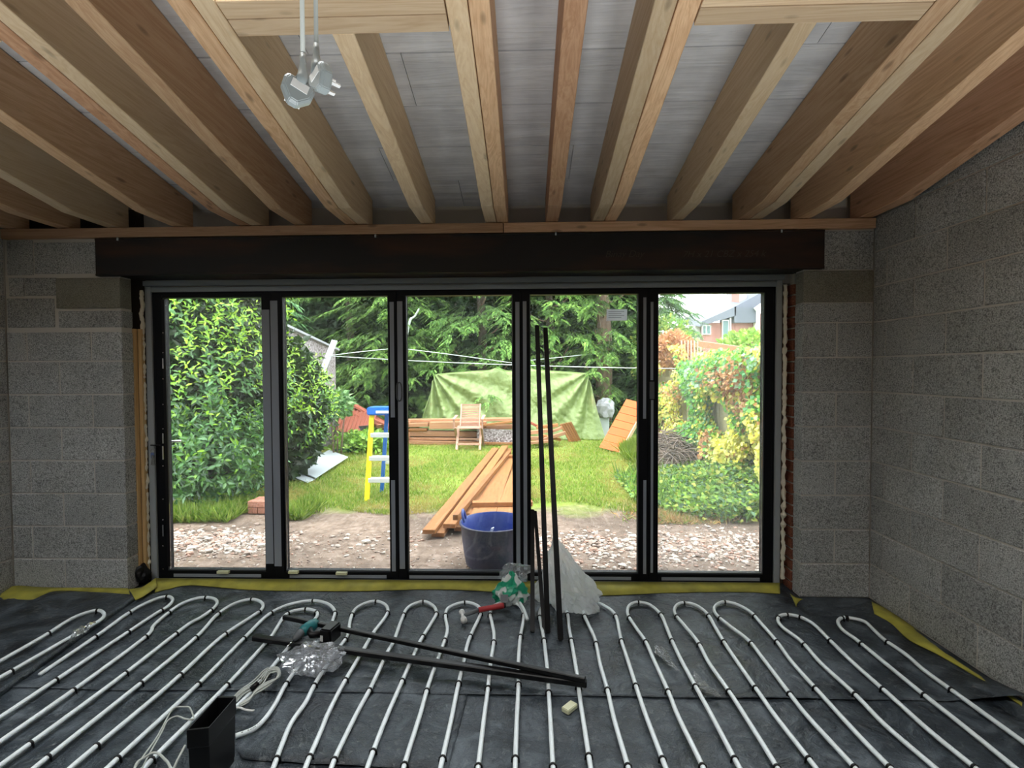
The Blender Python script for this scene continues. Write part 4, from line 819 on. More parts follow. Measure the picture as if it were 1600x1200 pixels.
for i in big:
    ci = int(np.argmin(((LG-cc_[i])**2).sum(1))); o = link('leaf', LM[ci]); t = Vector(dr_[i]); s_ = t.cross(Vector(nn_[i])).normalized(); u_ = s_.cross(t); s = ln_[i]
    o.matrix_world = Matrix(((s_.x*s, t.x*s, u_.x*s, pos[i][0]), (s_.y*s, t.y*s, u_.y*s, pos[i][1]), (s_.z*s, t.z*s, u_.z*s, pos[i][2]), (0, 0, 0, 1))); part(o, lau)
for bl in range(7):
    b = MB(); a = Vector((-4.0+random.uniform(-.5, .5), 6.3, 0)); b.tube([a, a+Vector((random.uniform(-.3, .3), -.1, 1)), a+Vector((random.uniform(-.8, .6), random.uniform(-.3, .3), 2.2))], [.03, .02, .01], 6); b.build('stem', 'bark', lau)
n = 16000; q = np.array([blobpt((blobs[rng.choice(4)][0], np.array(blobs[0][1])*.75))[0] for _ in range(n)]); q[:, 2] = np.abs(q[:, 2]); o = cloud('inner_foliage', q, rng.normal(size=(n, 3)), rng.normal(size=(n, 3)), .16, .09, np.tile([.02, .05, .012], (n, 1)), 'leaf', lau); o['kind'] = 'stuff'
# conifers
def conifer(x, y, h, label, base, light, dark, narm=150, rad=2.2, zlo=.2, trunk=.13, bare=0, seed=0, frond=17, grp='conifers at the end of the garden'):
    rr_ = np.random.default_rng(seed); root = empty('conifer_tree', (x, y, GZ), label, 'tree', grp); P_ = []; D_ = []; N_ = []; C_ = []; Ls = []
    for a in range(narm):
        z0 = zlo+(h-zlo)*rr_.random()**1.35; th = rr_.uniform(0, 2*math.pi); 
        if math.sin(th) > .35: th = -th
        R = rad*(1-(z0/h)**1.5*.75)*rr_.uniform(.7, 1.1); out = np.array([math.cos(th), math.sin(th), 0]); lift = rr_.uniform(-.05, .28)
        if z0 < bare and rr_.random() < .8: continue
        for f in range(frond):
            t = rr_.uniform(.35, 1.0); base_p = np.array([x, y, z0])+out*R*t+np.array([0, 0, R*(lift*t-.32*t*t)]); sd = np.array([-out[1], out[0], 0])*rr_.uniform(-1, 1)
            dd = nrm(out*.8+sd*1.0+np.array([0, 0, -.35+rr_.normal(0, .15)])); base_p = base_p+sd*R*.22*(1.1-t)
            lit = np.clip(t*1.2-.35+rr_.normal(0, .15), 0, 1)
            for k in range(14):
                u = k/14; s_ = nrm(np.cross(dd, [0, 0, 1.])); sg = 1 if k % 2 else -1
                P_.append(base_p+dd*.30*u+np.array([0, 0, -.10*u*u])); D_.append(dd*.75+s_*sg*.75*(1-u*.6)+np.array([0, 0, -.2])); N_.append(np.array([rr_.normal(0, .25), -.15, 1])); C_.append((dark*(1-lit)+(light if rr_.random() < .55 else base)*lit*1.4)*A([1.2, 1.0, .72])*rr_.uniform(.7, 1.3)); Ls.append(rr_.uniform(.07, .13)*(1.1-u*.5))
    Ls = np.array(Ls); o = cloud('foliage', P_, D_, np.array(N_), Ls, Ls*.34, np.array(C_), 'conifer', root); o['kind'] = 'stuff'
    b = MB(); b.tube([(x, y, GZ-.1), (x+.05, y, h*.3), (x-.04, y, h*.6), (x, y, h*.97)], [trunk, trunk*.9, trunk*.6, .02], 10); b.build('trunk', 'bark' if trunk > .2 else 'darkbark', root)
    if bare:
        for k in range(7):
            z = .8+k*.4; th = -1.5+rr_.normal(0, .9); b = MB(); e = Vector((math.cos(th), math.sin(th), 0)); b.tube(smoothpts([(x, y, z), (x+e.x*.4, y+e.y*.4, z+.1), (x+e.x*.8, y+e.y*.8, z+.5)], 4), [.02]*8+[.008], 5); b.build('branch', 'bark', root)
    return root
A = np.array; dkc = A([.012, .030, .012]); 
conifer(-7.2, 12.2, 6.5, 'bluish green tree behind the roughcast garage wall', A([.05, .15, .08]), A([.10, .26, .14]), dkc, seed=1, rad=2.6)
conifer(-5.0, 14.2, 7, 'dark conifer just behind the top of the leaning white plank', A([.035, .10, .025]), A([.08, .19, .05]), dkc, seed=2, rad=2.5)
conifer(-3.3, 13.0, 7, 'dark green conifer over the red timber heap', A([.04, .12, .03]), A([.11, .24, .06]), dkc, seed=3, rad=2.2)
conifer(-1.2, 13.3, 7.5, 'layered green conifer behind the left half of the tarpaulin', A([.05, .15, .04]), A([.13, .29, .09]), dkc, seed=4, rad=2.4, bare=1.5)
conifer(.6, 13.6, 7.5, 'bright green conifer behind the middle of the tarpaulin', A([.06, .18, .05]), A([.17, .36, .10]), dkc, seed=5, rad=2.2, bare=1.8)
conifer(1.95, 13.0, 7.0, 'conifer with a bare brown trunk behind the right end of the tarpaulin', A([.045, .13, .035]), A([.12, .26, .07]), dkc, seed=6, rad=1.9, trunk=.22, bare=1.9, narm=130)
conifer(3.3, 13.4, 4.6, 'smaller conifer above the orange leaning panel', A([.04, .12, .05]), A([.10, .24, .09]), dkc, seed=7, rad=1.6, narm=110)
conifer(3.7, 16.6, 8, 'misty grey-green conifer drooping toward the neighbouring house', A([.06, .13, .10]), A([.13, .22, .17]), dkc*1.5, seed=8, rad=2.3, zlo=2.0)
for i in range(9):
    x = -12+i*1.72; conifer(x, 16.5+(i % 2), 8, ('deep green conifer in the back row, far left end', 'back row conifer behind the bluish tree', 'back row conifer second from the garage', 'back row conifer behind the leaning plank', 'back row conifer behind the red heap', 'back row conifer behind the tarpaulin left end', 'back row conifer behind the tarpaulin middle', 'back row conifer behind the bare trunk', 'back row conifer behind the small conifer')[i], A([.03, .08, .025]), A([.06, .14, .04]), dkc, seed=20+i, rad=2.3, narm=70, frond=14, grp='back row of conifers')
# hedge put in as dark backdrop: shade behind the conifers painted into its leaves
n = 70000; hp_ = np.column_stack([rng.uniform(-13, 3.6, n), 15.3+rng.uniform(-.5, .7, n), rng.random(n)**1.1*6.4]); o = cloud('hedge', hp_, rng.normal(size=(n, 3)), rng.normal(size=(n, 3)), .30, .20, np.tile([.018, .045, .016], (n, 1))*rng.uniform(.6, 1.6, (n, 1)), 'conifer'); tag(o, 'dense hedge added as a dark backdrop between the conifer trunks, shade put into its colour', 'hedge', kind='stuff')
# pale dead branch
b = MB(); b.tube(smoothpts([P(636, 522, 'y', 11.6), P(641, 500, 'y', 11.5), P(648, 494, 'y', 11.5), P(655, 482, 'y', 11.4)], 4), [.028]*6+[.02]*6+[.008], 6); o = b.build('dead_branch', 'line'); tag(o, 'pale bare dead branch sticking up in front of the dark conifers', 'branch')
# roughcast garage wall
gw = bx('garage_wall', 'render', -4.25, -4.0, 7.5, 10.5, GZ-.1, 1.93); tag(gw, 'roughcast grey garage wall end behind the laurel', 'wall')
gw.data.vertices[4].co.z; 
for vtx in gw.data.vertices:
    if vtx.co.z > 1 and vtx.co.y < 9: vtx.co.z += .42
b = MB(); b.plank((-4.0+.02, 7.5, 2.36), (-3.98, 10.55, 1.95), .10, .04); b.build('coping', 'clay', gw)
# leaning white plank
b = MB(); b.plank(P(478, 645, 'y', 9.0), P(523, 532, 'y', 9.6), .11, .03, (0, -1, 0)); o = b.build('white_plank', 'whiteboard', bev=.003); tag(o, 'long white plank leaning diagonally on the roughcast wall', 'plank')
# washing lines
for i, (a, b_, sag, lab) in enumerate(((P(513, 556, 'y', 9.4), P(623, 544, 'y', 10.2), .01, 'white washing line rising from the white plank'), (P(623, 544, 'y', 10.2), P(812, 569, 'y', 9.6), .01, 'white washing line sloping down over the tarpaulin'), (P(513, 556, 'y', 9.4), P(1200, 577, 'y', 7.8), -.10, 'long white washing line crossing the whole garden'), (P(810, 565, 'y', 9.6), P(936, 552, 'y', 12.6), .0, 'white washing line rising to the bare tree trunk'))):
    pts = [a.lerp(b_, t)-Vector((0, 0, sag*4*t*(1-t)*-1)) for t in np.linspace(0, 1, 24)]
    if i == 2: pts = [a.lerp(b_, t)-Vector((0, 0, .06*4*t*(1-t))) for t in np.linspace(0, 1, 24)]
    b = MB(); b.tube(pts, .007, 5); o = b.build('washing_line', 'line'); tag(o, lab, 'line', 'washing lines')
# tarpaulin-covered stack
tx0, tx1 = -2.42, 1.72
def tarp(u, v):
    # v 0..0.55 front face, .55-.75 top, .75-1 back
    fx_ = max(0, 1-min(u, 1-u)*9); 
    if v < .6:
        t = v/.6; z = GZ+.02+1.42*t; y = 11.0+.28*t; inset = .36*t
    elif v < .8: t = (v-.6)/.2; z = 1.41+.03*math.sin(t*3.1); y = 11.28+1.3*t; inset = .36
    else: t = (v-.8)/.2; z = 1.41-1.42*t; y = 12.58+.2*t; inset = .36-.3*t
    x = tx0+inset+(tx1-tx0-2*inset)*u
    top = .09*math.sin(u*math.pi)*(1 if u < .75 else .9)+.05*math.exp(-((u-.40)/.03)**2)+.05*math.exp(-((u-.60)/.05)**2)-.03*math.exp(-((u-.5)/.05)**2)
    z += top*min(1, (z-GZ)/1.4)
    # folds fan out from the two top corners and hang down from the ridge
    t = min(1, v/.6)
    aL = math.atan2(1.05-t, u*3.2+.05); aR = math.atan2(1.05-t, (1-u)*3.2+.05)
    f_ = .10*math.sin(aL*21)*math.exp(-u*2.4)+.09*math.sin(aR*19+1)*math.exp(-(1-u)*2.4)+.06*noise.noise(Vector((u*22, t*3, 0)))+.022*noise.noise(Vector((u*40, t*16, 3)))+.012*noise.noise(Vector((u*90, t*40, 7)))
    if v < .62: y -= f_*(.3+.7*math.sin(min(1, t)*math.pi*.9+.2)); 
    if v < .12: y -= .16*(1-v/.12)*abs(noise.noise(Vector((u*8, 0, 1))))
    return (x, y, z)
tp_ = sheet('tarpaulin', 'tarp', 220, 110, tarp, thick=.004); tag(tp_, 'pale green tarpaulin draped over a tall stack at the garden end', 'tarpaulin')
for s, uu in ((0, .0), (1, 1.0)):
    def endf(a_, b2, uu=uu): 
        p_ = Vector(tarp(uu, a_*.6)); q_ = Vector(tarp(uu, 1-a_*.2)); r_ = p_.lerp(q_, b2); r_.x += (.05*noise.noise(Vector((a_*3, b2*9, uu))))*(1 if uu else -1); return r_
    part(sheet('tarpaulin_end', 'tarp', 24, 24, endf), tp_)
o = bx('covered_stack', 'oldwood', tx0+.5, tx1-.5, 11.5, 12.4, GZ, 1.25); tag(o, 'stack of timber hidden beneath the green tarpaulin', 'stack')
# timber pile in front of the tarpaulin: boards one by one
def board(pxa, pxb, y, wz, wy, m, label, name='timber_board', grp='boards stacked before the tarpaulin', tilt=0, cat='board'):
    """a board from image point a to b standing at depth y; wz its height, wy its width"""
    a = P(*pxa, 'y', y); b_ = P(*pxb, 'y', y+tilt); q = MB(); q.plank(a, b_, wy, wz); o = q.build(name, m, bev=.004); tag(o, label, cat, grp); return o
TB = [((636, 690), (752, 692), 10.45, .07, .24, 'oldwood', 'lowest left board of the timber stack, resting on the grass'),
 ((636, 684.5), (814, 686), 10.50, .05, .22, 'oldwood', 'second board up at the left of the timber stack'),
 ((638, 676.5), (756, 678), 10.52, .11, .20, 'oldwood', 'wide board in the lower middle of the stack behind the chair'),
 ((636, 664), (670, 663), 10.55, .08, .2, 'oldwood', 'short board at the upper left end of the stack'),
 ((672, 664.5), (760, 663.5), 10.50, .14, .2, 'oldwood', 'deep board on the upper left of the stack behind the chair'),
 ((636, 657), (806, 655), 10.68, .06, .2, 'oldwood', 'long top board lying along the back of the stack'),
 ((722, 669), (806, 658), 10.36, .045, .1, 'deckwood', 'yellowish batten slanting over the stack right of the chair'),
 ((736, 667.5), (812, 666), 10.62, .09, .2, 'oldwood', 'dull red board on the right of the stack'),
 ((738, 692.5), (815, 693.5), 10.30, .045, .16, 'deckwood', 'yellow board along the grass right of the chair'),
 ((828, 676), (862, 672), 10.3, .07, .14, 'oldwood', 'short board right of the black tubes, upper'),
 ((828, 685), (872, 684), 10.2, .07, .14, 'oldwood', 'short board right of the black tubes, lower'),
 ((838, 668), (872, 664), 10.5, .06, .14, 'deckwood', 'short yellow board right of the black tubes on top'),
 ((842, 689), (884, 676), 10.0, .06, .12, 'oldwood', 'broken board end jutting toward the grass'),
 ((828, 660), (842, 667), 10.6, .05, .1, 'redwood', 'small red offcut on the stack beside the tubes'),
 ((846, 680), (876, 687), 10.1, .05, .12, 'deckwood', 'yellow offcut sloping down right of the black tubes'),
 ((828, 692), (858, 689), 9.95, .05, .14, 'oldwood', 'pale plank end on the grass right of the black tubes'),
 ((858, 676), (878, 668), 10.4, .05, .12, 'oldwood', 'broken plank rising beside the yellow decking panel'),
 ((640, 671), (668, 671), 10.5, .05, .2, 'deckwood', 'thin pale batten end in the gap at the left of the stack')]
for t in TB: board(t[0], t[1], t[2], t[3], t[4], t[5], t[6])
o = board((745, 679.5), (808, 682), 10.38, .26, .05, 'render', 'mottled grey concrete slab set in the timber stack right of the chair', 'concrete_slab', None, cat='slab')
# small deck grating leaning at the right end
dg = empty('decking_panel', P(895, 690, 'z', GZ), 'small yellow ribbed decking panel leaning at the right end of the stack', 'panel')
a0, a1, b0, b1 = P(874, 663, 'y', 10.6), P(893, 659, 'y', 10.6), P(889, 690, 'z', GZ+.03), P(908, 689, 'z', GZ+.03)
for k in range(5):
    t = (k+.5)/5; q = MB(); q.plank(a0.lerp(a1, t), b0.lerp(b1, t), .045, .025, (0, -1, .5)); q.build('slat', 'deckwood', dg)
for t in (.1, .9): q = MB(); q.plank(a0.lerp(b0, t)+Vector((0, .03, -.02)), a1.lerp(b1, t)+Vector((0, .03, -.02)), .04, .03, (0, -1, .5)); q.build('batten', 'deckwood', dg)
# garden chair
def chair():
    X = -1.13; Y = 9.9; r_ = empty('garden_chair', (X, Y, GZ), 'slatted wooden folding armchair on the lawn before the timber stack', 'chair'); w = .225
    zt_ = .82
    for s in (-1, 1):
        q = MB(); q.plank((X+s*w, Y-.22, GZ), (X+s*w, Y+.12, .40), .026, .045, (1, 0, 0)); q.build('leg', 'chairwood', r_)
        q = MB(); q.plank((X+s*(w+.03), Y+.28, GZ), (X+s*(w+.03), Y-.18, .40), .026, .045, (1, 0, 0)); q.build('leg', 'chairwood', r_)
        q = MB(); q.plank((X+s*(w-.035), Y+.08, .34), (X+s*(w-.035), Y+.34, zt_), .045, .024, (1, 0, 0)); q.build('back_post', 'chairwood', r_)
        q = MB(); q.plank((X+s*(w+.05), Y-.26, .565), (X+s*(w+.05), Y+.24, .60), .055, .022); q.build('armrest', 'chairwood', r_)
        q = MB(); q.plank((X+s*(w+.05), Y-.20, .38), (X+s*(w+.05), Y-.20, .56), .03, .03, (1, 0, 0)); q.build('arm_post', 'chairwood', r_)
    for k in range(10):
        t = (k+.6)/10; z = .40+(zt_-.40)*t; y = Y+.08+.26*(z-.34)/(zt_-.34); q = MB(); q.box(X-w+.045, X+w-.045, y-.006, y+.008, z-.013, z+.016); q.build('back_slat', 'chairwood', r_)
    for k in range(7):
        y = Y-.24+k*.06; q = MB(); q.box(X-w, X+w, y, y+.042, .385, .40); q.build('seat_slat', 'chairwood', r_)
    for y, z in ((Y-.17, .04+GZ+.05), (Y+.2, .10)): q = MB(); q.box(X-w, X+w, y, y+.03, z, z+.035); q.build('stretcher', 'chairwood', r_)
chair()
# red heap at the left
RB = [((552, 632), (614, 668), 10.9, .05, .22, 'redwood', 'red board at the top of the heap by the stepladder', .0), ((556, 648), (606, 672), 10.6, .05, .2, 'redwood', 'red board second down in the heap by the stepladder', 0), ((586, 640), (628, 660), 11.0, .05, .22, 'redwood', 'red board partly hidden behind the blue ladder top', 0),
      ((590, 666), (640, 661), 10.5, .06, .2, 'oldwood', 'tan board end sticking out of the red heap', 0), ((594, 682), (640, 680), 10.4, .09, .2, 'oldwood', 'tan board lying low behind the ladder treads', 0), ((584, 655), (612, 668), 10.35, .04, .12, 'redwood', 'narrow red slat on the heap behind the ladder', 0)]
for t in RB: board(t[0], t[1], t[2], t[3], t[4], t[5], t[6], grp='red boards heaped by the garage')
def rs_(u, v):
    a_, b1_, c_, d_ = P(524, 672, 'y', 9.6), P(576, 683, 'y', 9.6), P(590, 645, 'y', 10.9), P(536, 634, 'y', 10.9); q = a_.lerp(b1_, u).lerp(d_.lerp(c_, u), v); q.z += .012*math.sin(u*60); return q
o = sheet('corrugated_sheet', 'redwood', 130, 6, rs_, thick=.006); tag(o, 'dull maroon corrugated sheet sloping beside the garage wall', 'sheet')
q = MB(); tl_, tr_, br_, bl_ = P(560, 666, 'y', 9.7), P(580, 664, 'y', 9.9), P(596, 693, 'z', GZ), P(576, 697, 'z', GZ)
for k in range(2): pass
q.add([tl_, tr_, br_, bl_, tl_+Vector((0, .03, 0)), tr_+Vector((0, .03, 0)), br_+Vector((0, .03, 0)), bl_+Vector((0, .03, 0))], [(0, 3, 2, 1), (4, 5, 6, 7), (0, 1, 5, 4), (1, 2, 6, 5), (2, 3, 7, 6), (3, 0, 4, 7)]); o = q.build('slate_board', 'slate'); tag(o, 'dark grey flat board leaning on the red heap', 'board')
# small plant near it
o = weeds(1500, lambda: (random.gauss(-3.05, .22), random.gauss(9.5, .25)), lambda x, y: .35, 'low_shrub', '', [(.22, .42, .05), (.30, .48, .08), (.14, .30, .05)], (.06, .11)); tag(o, 'small bright green shrub in front of the maroon sheet', 'shrub', kind='stuff')
LATE = True
# green net scrap
o = crumple('green_netting', mat('green_net', (.01, .14, .06), .8), P(545, 703, 'z', GZ+.04), (.22, .18, .05), .5, sub=3, seed=8); tag(o, 'dark green netting scrap lying in the grass behind the white board', 'netting')
# white boards on the lawn
def flat(name, m, px, z, th, label, cat, lift=0):
    ps = [P(x, y, 'z', z) for x, y in px]; b = MB(); n_ = len(ps); vs = ps+[q_+Vector((0, 0, th)) for q_ in ps]; b.add(vs, [tuple(range(n_))[::-1], tuple(range(n_, 2*n_))]+[(i, (i+1) % n_, n_+(i+1) % n_, n_+i) for i in range(n_)]); o = b.build(name, m, bev=.002); tag(o, label, cat); return o
flat('white_board', 'whiteboard', [(462, 734), (493, 748), (544, 715), (514, 704)], .035, .015, 'broad white board lying on the lawn beside the laurel', 'board')
flat('white_strip', 'whiteboard', [(452, 744), (480, 755), (492, 750), (464, 738)], .012, .012, 'narrow white strip lying at the near edge of the white board', 'board')
# stepladder
sx, sy = -1.88, 5.87; W_ = .37
lad = empty('stepladder', (sx, sy, GZ), 'yellow and blue stepladder with aluminium treads standing on the lawn', 'ladder')
zt_ = 1.04
def lp_(x, y): return P(x, y, 'y', sy)
for s, nm in ((0, 'front_stile'), (1, 'front_stile')):
    q = MB(); q.plank((sx+s*W_, sy-.02, GZ), (sx+s*(W_-.02)+.01, sy+.20, zt_), .032, .055, (1, 0, 0)); q.build(nm, 'yellow', lad, bev=.003)
    q = MB(); q.plank((sx+.05+s*.26, sy+.42, GZ), (sx+.17+s*.16, sy+.27, zt_-.05), .03, .045, (1, 0, 0)); q.build('rear_stile', 'blue', lad, bev=.003)
for z in (.22, .47, .74): t = (z-GZ)/(zt_-GZ); q = MB(); q.box(sx+.01, sx+W_-.01, sy-.05+.22*t, sy+.05+.22*t, z-.035, z+.015); q.build('tread', 'alu', lad, bev=.003)
for z in (.36,): q = MB(); q.box(sx+.08, sx+W_-.04, sy+.35, sy+.37, z-.015, z+.015); q.build('rear_rung', 'alu', lad)
q = MB(); q.box(sx-.035, sx+W_+.03, sy+.12, sy+.36, zt_-.07, zt_+.025); q.build('top_cap', 'blue', lad, bev=.012, seg=2); q = MB(); q.box(sx+.08, sx+W_-.02, sy+.11, sy+.122, zt_-.045, zt_-.015); q.build('cap_label', 'white', lad)
# brick stack
bs0 = P(387, 805, 'z', GZ); bsk = [(.1025, 0, 0, 1, 'bottom course end-on brick at the left of the small brick stack'), (.2125, 0, 0, 1, 'bottom course end-on brick in the middle of the small brick stack'), (.3225, 0, 0, 1, 'bottom course end-on brick at the right of the small brick stack'),
 (0, 0, .068, 0, 'upper course front brick lying lengthwise on the brick stack'), (.01, .112, .068, 0, 'upper course back brick lying lengthwise on the brick stack'), (.330, .0, .068, 1, 'upper course end-on brick at the right of the brick stack')]
bmesh0 = bx('loose_brick', 'brick_pale', 0, .215, 0, .1025, 0, .065, bev=.004)
for i, (x, y, z, rr_, lab) in enumerate(bsk):
    o = bmesh0 if i == 0 else bmesh0.copy()
    if i: COL.objects.link(o)
    o.location = (bs0.x+x, bs0.y+y, GZ+.015+z); o.rotation_euler.z = random.uniform(-.03, .03)+(math.pi/2 if rr_ else 0); tag(o, lab, 'brick', 'bricks stacked under the laurel')
o = bx('edging_slab', 'clay', -4.3, -3.5, 5.42, 5.5, GZ-.05, .10); tag(o, 'low concrete edging under the laurel at the left pane', 'edging'); o.rotation_euler.z = .0
# stained timber: long boards and a decking panel towards the doors
near = [P(x, y, 'z', GZ) for x, y in ((670, 844), (684, 841), (702, 838), (719, 835))]; far = [P(x, y, 'z', GZ) for x, y in ((774, 709), (782, 708), (789, 707), (795, 707))]
zl = [(.075, .09), (.03, .04), (.095, .11), (.05, .06)]
labs = ['outermost long stained board, nearest the left, running from the tub up the lawn', 'lowest long stained board under the stack beside the tub', 'topmost long stained board of the stack beside the tub', 'inner long stained board next to the decking panel']
for i, lab in enumerate(labs):
    q = MB(); a_ = near[i]+Vector((0, 0, zl[i][0])); b2 = far[i]+Vector((0, 0, zl[i][1])); q.plank(a_, b2, .118, .042); o = q.build('long_board', 'deckwood', bev=.004); tag(o, lab, 'board', 'long stained boards beside the blue tub')
q = MB(); a_ = P(700, 836, 'z', GZ+.15)+Vector((0, 0, 0)); b2 = P(792, 712, 'z', GZ+.15); q.plank(a_+Vector((.02, .3, .06)), b2+Vector((.05, 0, .06)), .05, .05); o = q.build('long_batten', 'deckwood', bev=.003); tag(o, 'square stained batten lying on top of the long boards', 'batten')
dp = empty('deck_frame', P(760, 760, 'z', GZ), 'wide stained decking panel on the lawn behind the blue tub', 'panel')
zz_ = GZ+.14
nA = [P(x, y, 'z', zz_) for x, y in ((730, 812), (772, 812), (818, 812), (862, 812))]; fA = [P(x, y, 'z', zz_) for x, y in ((793, 712.5), (808, 712.5), (822, 712.5), (836, 712.5))]
for i in range(2):
    q = MB(); a_ = nA[i].lerp(nA[i+1], .5); b2 = fA[i].lerp(fA[i+1], .5); w0 = (nA[i+1]-nA[i]).length*.97; w1 = w0*.8; t_ = (b2-a_)
    s1_ = Vector((1, 0, 0)); vs = [a_-s1_*w0/2, a_+s1_*w0/2, b2+s1_*w1/2, b2-s1_*w1/2]; vs = vs+[v_+Vector((0, 0, .025)) for v_ in vs]; q.add(vs, [(3, 2, 1, 0), (4, 5, 6, 7), (0, 1, 5, 4), (1, 2, 6, 5), (2, 3, 7, 6), (3, 0, 4, 7)]); q.build('deck_board', 'deckwood', dp, bev=.004)
for (xa_, ya_, xb_, yb_, w_) in ((738, 787, 832, 786, .09), (789, 713, 822, 713, .08)):
    q = MB(); q.plank(P(xa_, ya_, 'z', zz_+.05), P(xb_, yb_, 'z', zz_+.05), w_, .045); q.build('cross_batten', 'deckwood', dp, bev=.003)
q = MB(); q.plank(P(733, 812, 'z', zz_-.05), P(793, 712, 'z', zz_-.05), .05, .12); q.build('side_rail', 'deckwood', dp)
# tub
tc_ = Vector((-.262, 3.96, GZ)); tub = empty('rubber_tub', tc_, 'dark blue flexible rubber tub outside the middle pane', 'tub')
prof = [(.02, .0), (.20, .0), (.222, .02), (.240, .12), (.252, .22), (.262, .325), (.272, .33), (.272, .342), (.258, .342)]; ns = 48
b = MB(); vs = [(tc_.x+r_*math.cos(2*math.pi*k/ns), tc_.y+r_*math.sin(2*math.pi*k/ns), GZ+z) for r_, z in prof for k in range(ns)]; b.add(vs, [(i*ns+k, i*ns+(k+1) % ns, (i+1)*ns+(k+1) % ns, (i+1)*ns+k) for i in range(len(prof)-1) for k in range(ns)], True); b.build('tub_body', 'tubout', tub)
prof = [(.258, .342), (.250, .325), (.238, .22), (.225, .12), (.20, .03), (.01, .025)]
b = MB(); vs = [(tc_.x+r_*math.cos(2*math.pi*k/ns), tc_.y+r_*math.sin(2*math.pi*k/ns), GZ+z) for r_, z in prof for k in range(ns)]; b.add(vs, [(i*ns+k, i*ns+(k+1) % ns, (i+1)*ns+(k+1) % ns, (i+1)*ns+k) for i in range(len(prof)-1) for k in range(ns)], True); b.build('tub_lining', 'tubblue', tub)
for s in (-1, 1):
    e = Vector((tc_.x+s*.245, tc_.y+s*-.03, GZ+.335)); b = MB(); b.tube(smoothpts([e+Vector((-.015*s, -.055, 0)), e+Vector((0, -.045, .05)), e+Vector((.005*s, 0, .085)), e+Vector((0, .045, .05)), e+Vector((-.015*s, .055, 0))], 5), .011, 8); b.build('handle', 'tubblue', tub)
for i in range(5):
    e = Vector((tc_.x+random.uniform(-.08, .12), tc_.y+random.uniform(-.12, .1), GZ+.12+random.uniform(0, .10))); dv = Vector((random.uniform(-1, 1), random.uniform(-1, 1), random.uniform(-.2, .9))).normalized()*.10; q = MB(); q.plank(e, e+dv, .035, .008); o = q.build('plastic_offcut', 'whiteboard')
    tag(o, 'white plastic offcut lying inside the dark blue tub', 'offcut', 'white offcuts in the blue tub')
# grey drum and white sheet right of the tarpaulin
q = P(943, 640, 'y', 11.6); o = bx('white_sheet', 'whiteboard', q.x-.12, q.x+.12, 11.55, 11.6, GZ, q.z-.0-.18, bev=.01); tag(o, 'white panel standing at the right end of the tarpaulin', 'panel')
o = crumple('grey_sack', 'clay', Vector((q.x+.03, 11.55, q.z+.02)), (.2, .15, .24), .3, sub=3, seed=12); tag(o, 'grey and white sack on top of the white panel by the conifer trunk', 'sack')
# orange leaning panel
op = empty('orange_panel', P(950, 700, 'z', GZ), 'bright orange stained slatted panel leaning up toward the fence', 'panel')
a0, a1 = P(936, 699, 'y', 9.5), P(966, 707, 'y', 9.3); b0, b1 = P(979, 623, 'y', 9.9), P(1009, 631, 'y', 9.7)
for k in range(7):
    t0, t1 = k/7+.004, (k+1)/7-.004; vs = [a0.lerp(b0, t0), a1.lerp(b1, t0), a1.lerp(b1, t1), a0.lerp(b0, t1)]; off = Vector((.01, .03, -.01)); q = MB(); q.add(vs+[v_+off for v_ in vs], [(0, 1, 2, 3), (7, 6, 5, 4), (0, 4, 5, 1), (1, 5, 6, 2), (2, 6, 7, 3), (3, 7, 4, 0)]); q.build('slat', 'orange', op)
q = MB(); q.plank(a1+Vector((.03, .03, -.02)), b1+Vector((.03, .03, -.02)), .05, .06); q.build('side_rail', 'pine_pale', op)
b = MB(); b.plank(P(1026, 690, 'y', 9.6), P(1038, 652, 'y', 9.9), .10, .03, (0, -1, 0)); o = b.build('red_board', 'redwood'); tag(o, 'dull red board end showing at the edge of the last pane', 'board')
# twig heap
rt_ = np.random.default_rng(5); b = MB(); hc = P(1050, 722, 'y', 7.4); 
for i in range(520):
    a = rt_.normal(size=3); a /= np.linalg.norm(a); s0 = Vector((hc.x+a[0]*.34*rt_.uniform(.6, 1), 7.4+a[1]*.3, GZ+.30+a[2]*.33*rt_.uniform(.6, 1))); d_ = Vector(rt_.normal(size=3)); d_.z *= .5; d_.normalize(); c_ = Vector((0, 0, -.08))
    b.tube([s0, s0+d_*.15+c_*.2, s0+d_*.30+c_], [.008, .006, .003], 4, caps=False)
o = b.build('twig_heap', 'twig'); tag(o, 'round heap of dry brown twigs at the foot of the fence', 'twigs', kind='stuff')
o = crumple('compost_heap', 'bark', Vector((hc.x, 7.45, .15)), (.22, .20, .22), .4, sub=3, seed=3); tag(o, 'dark rotting core inside the twig heap', 'compost')
# fence with climbers
FX = 2.62; fen = empty('garden_fence', (FX, 7, GZ), 'old mossy timber fence hidden under green and yellow climbers', 'fence')
for k in range(44):
    y = 5.0+k*.13; q = MB(); q.box(FX+random.uniform(-.008, .008), FX+.02, y, y+.125, GZ, 1.62+.03*random.random()); q.build('fence_board', 'fencewood', fen)
for y in (5.3, 7.1, 8.9, 10.6): q = MB(); q.box(FX-.06, FX+.0, y, y+.08, GZ, 1.78); q.build('fence_post', 'fencewood', fen, bev=.004)
for z in (.35, 1.3): q = MB(); q.box(FX-.03, FX-.002, 5.0, 10.7, z, z+.08); q.build('fence_rail', 'fencewood', fen)
q = MB(); q.plank(P(1093, 537, 'x', FX+.1), P(1172, 549, 'x', FX+.1), .04, .085); q.build('top_beam', 'oldwood', fen)
for i in range(7): q = MB(); e = P(1064+i*5, 570, 'y', 8.4); q.box(e.x, e.x+.022, 8.4, 8.42, 1.35, 1.98); q.build('trellis_slat', 'chairwood', fen)
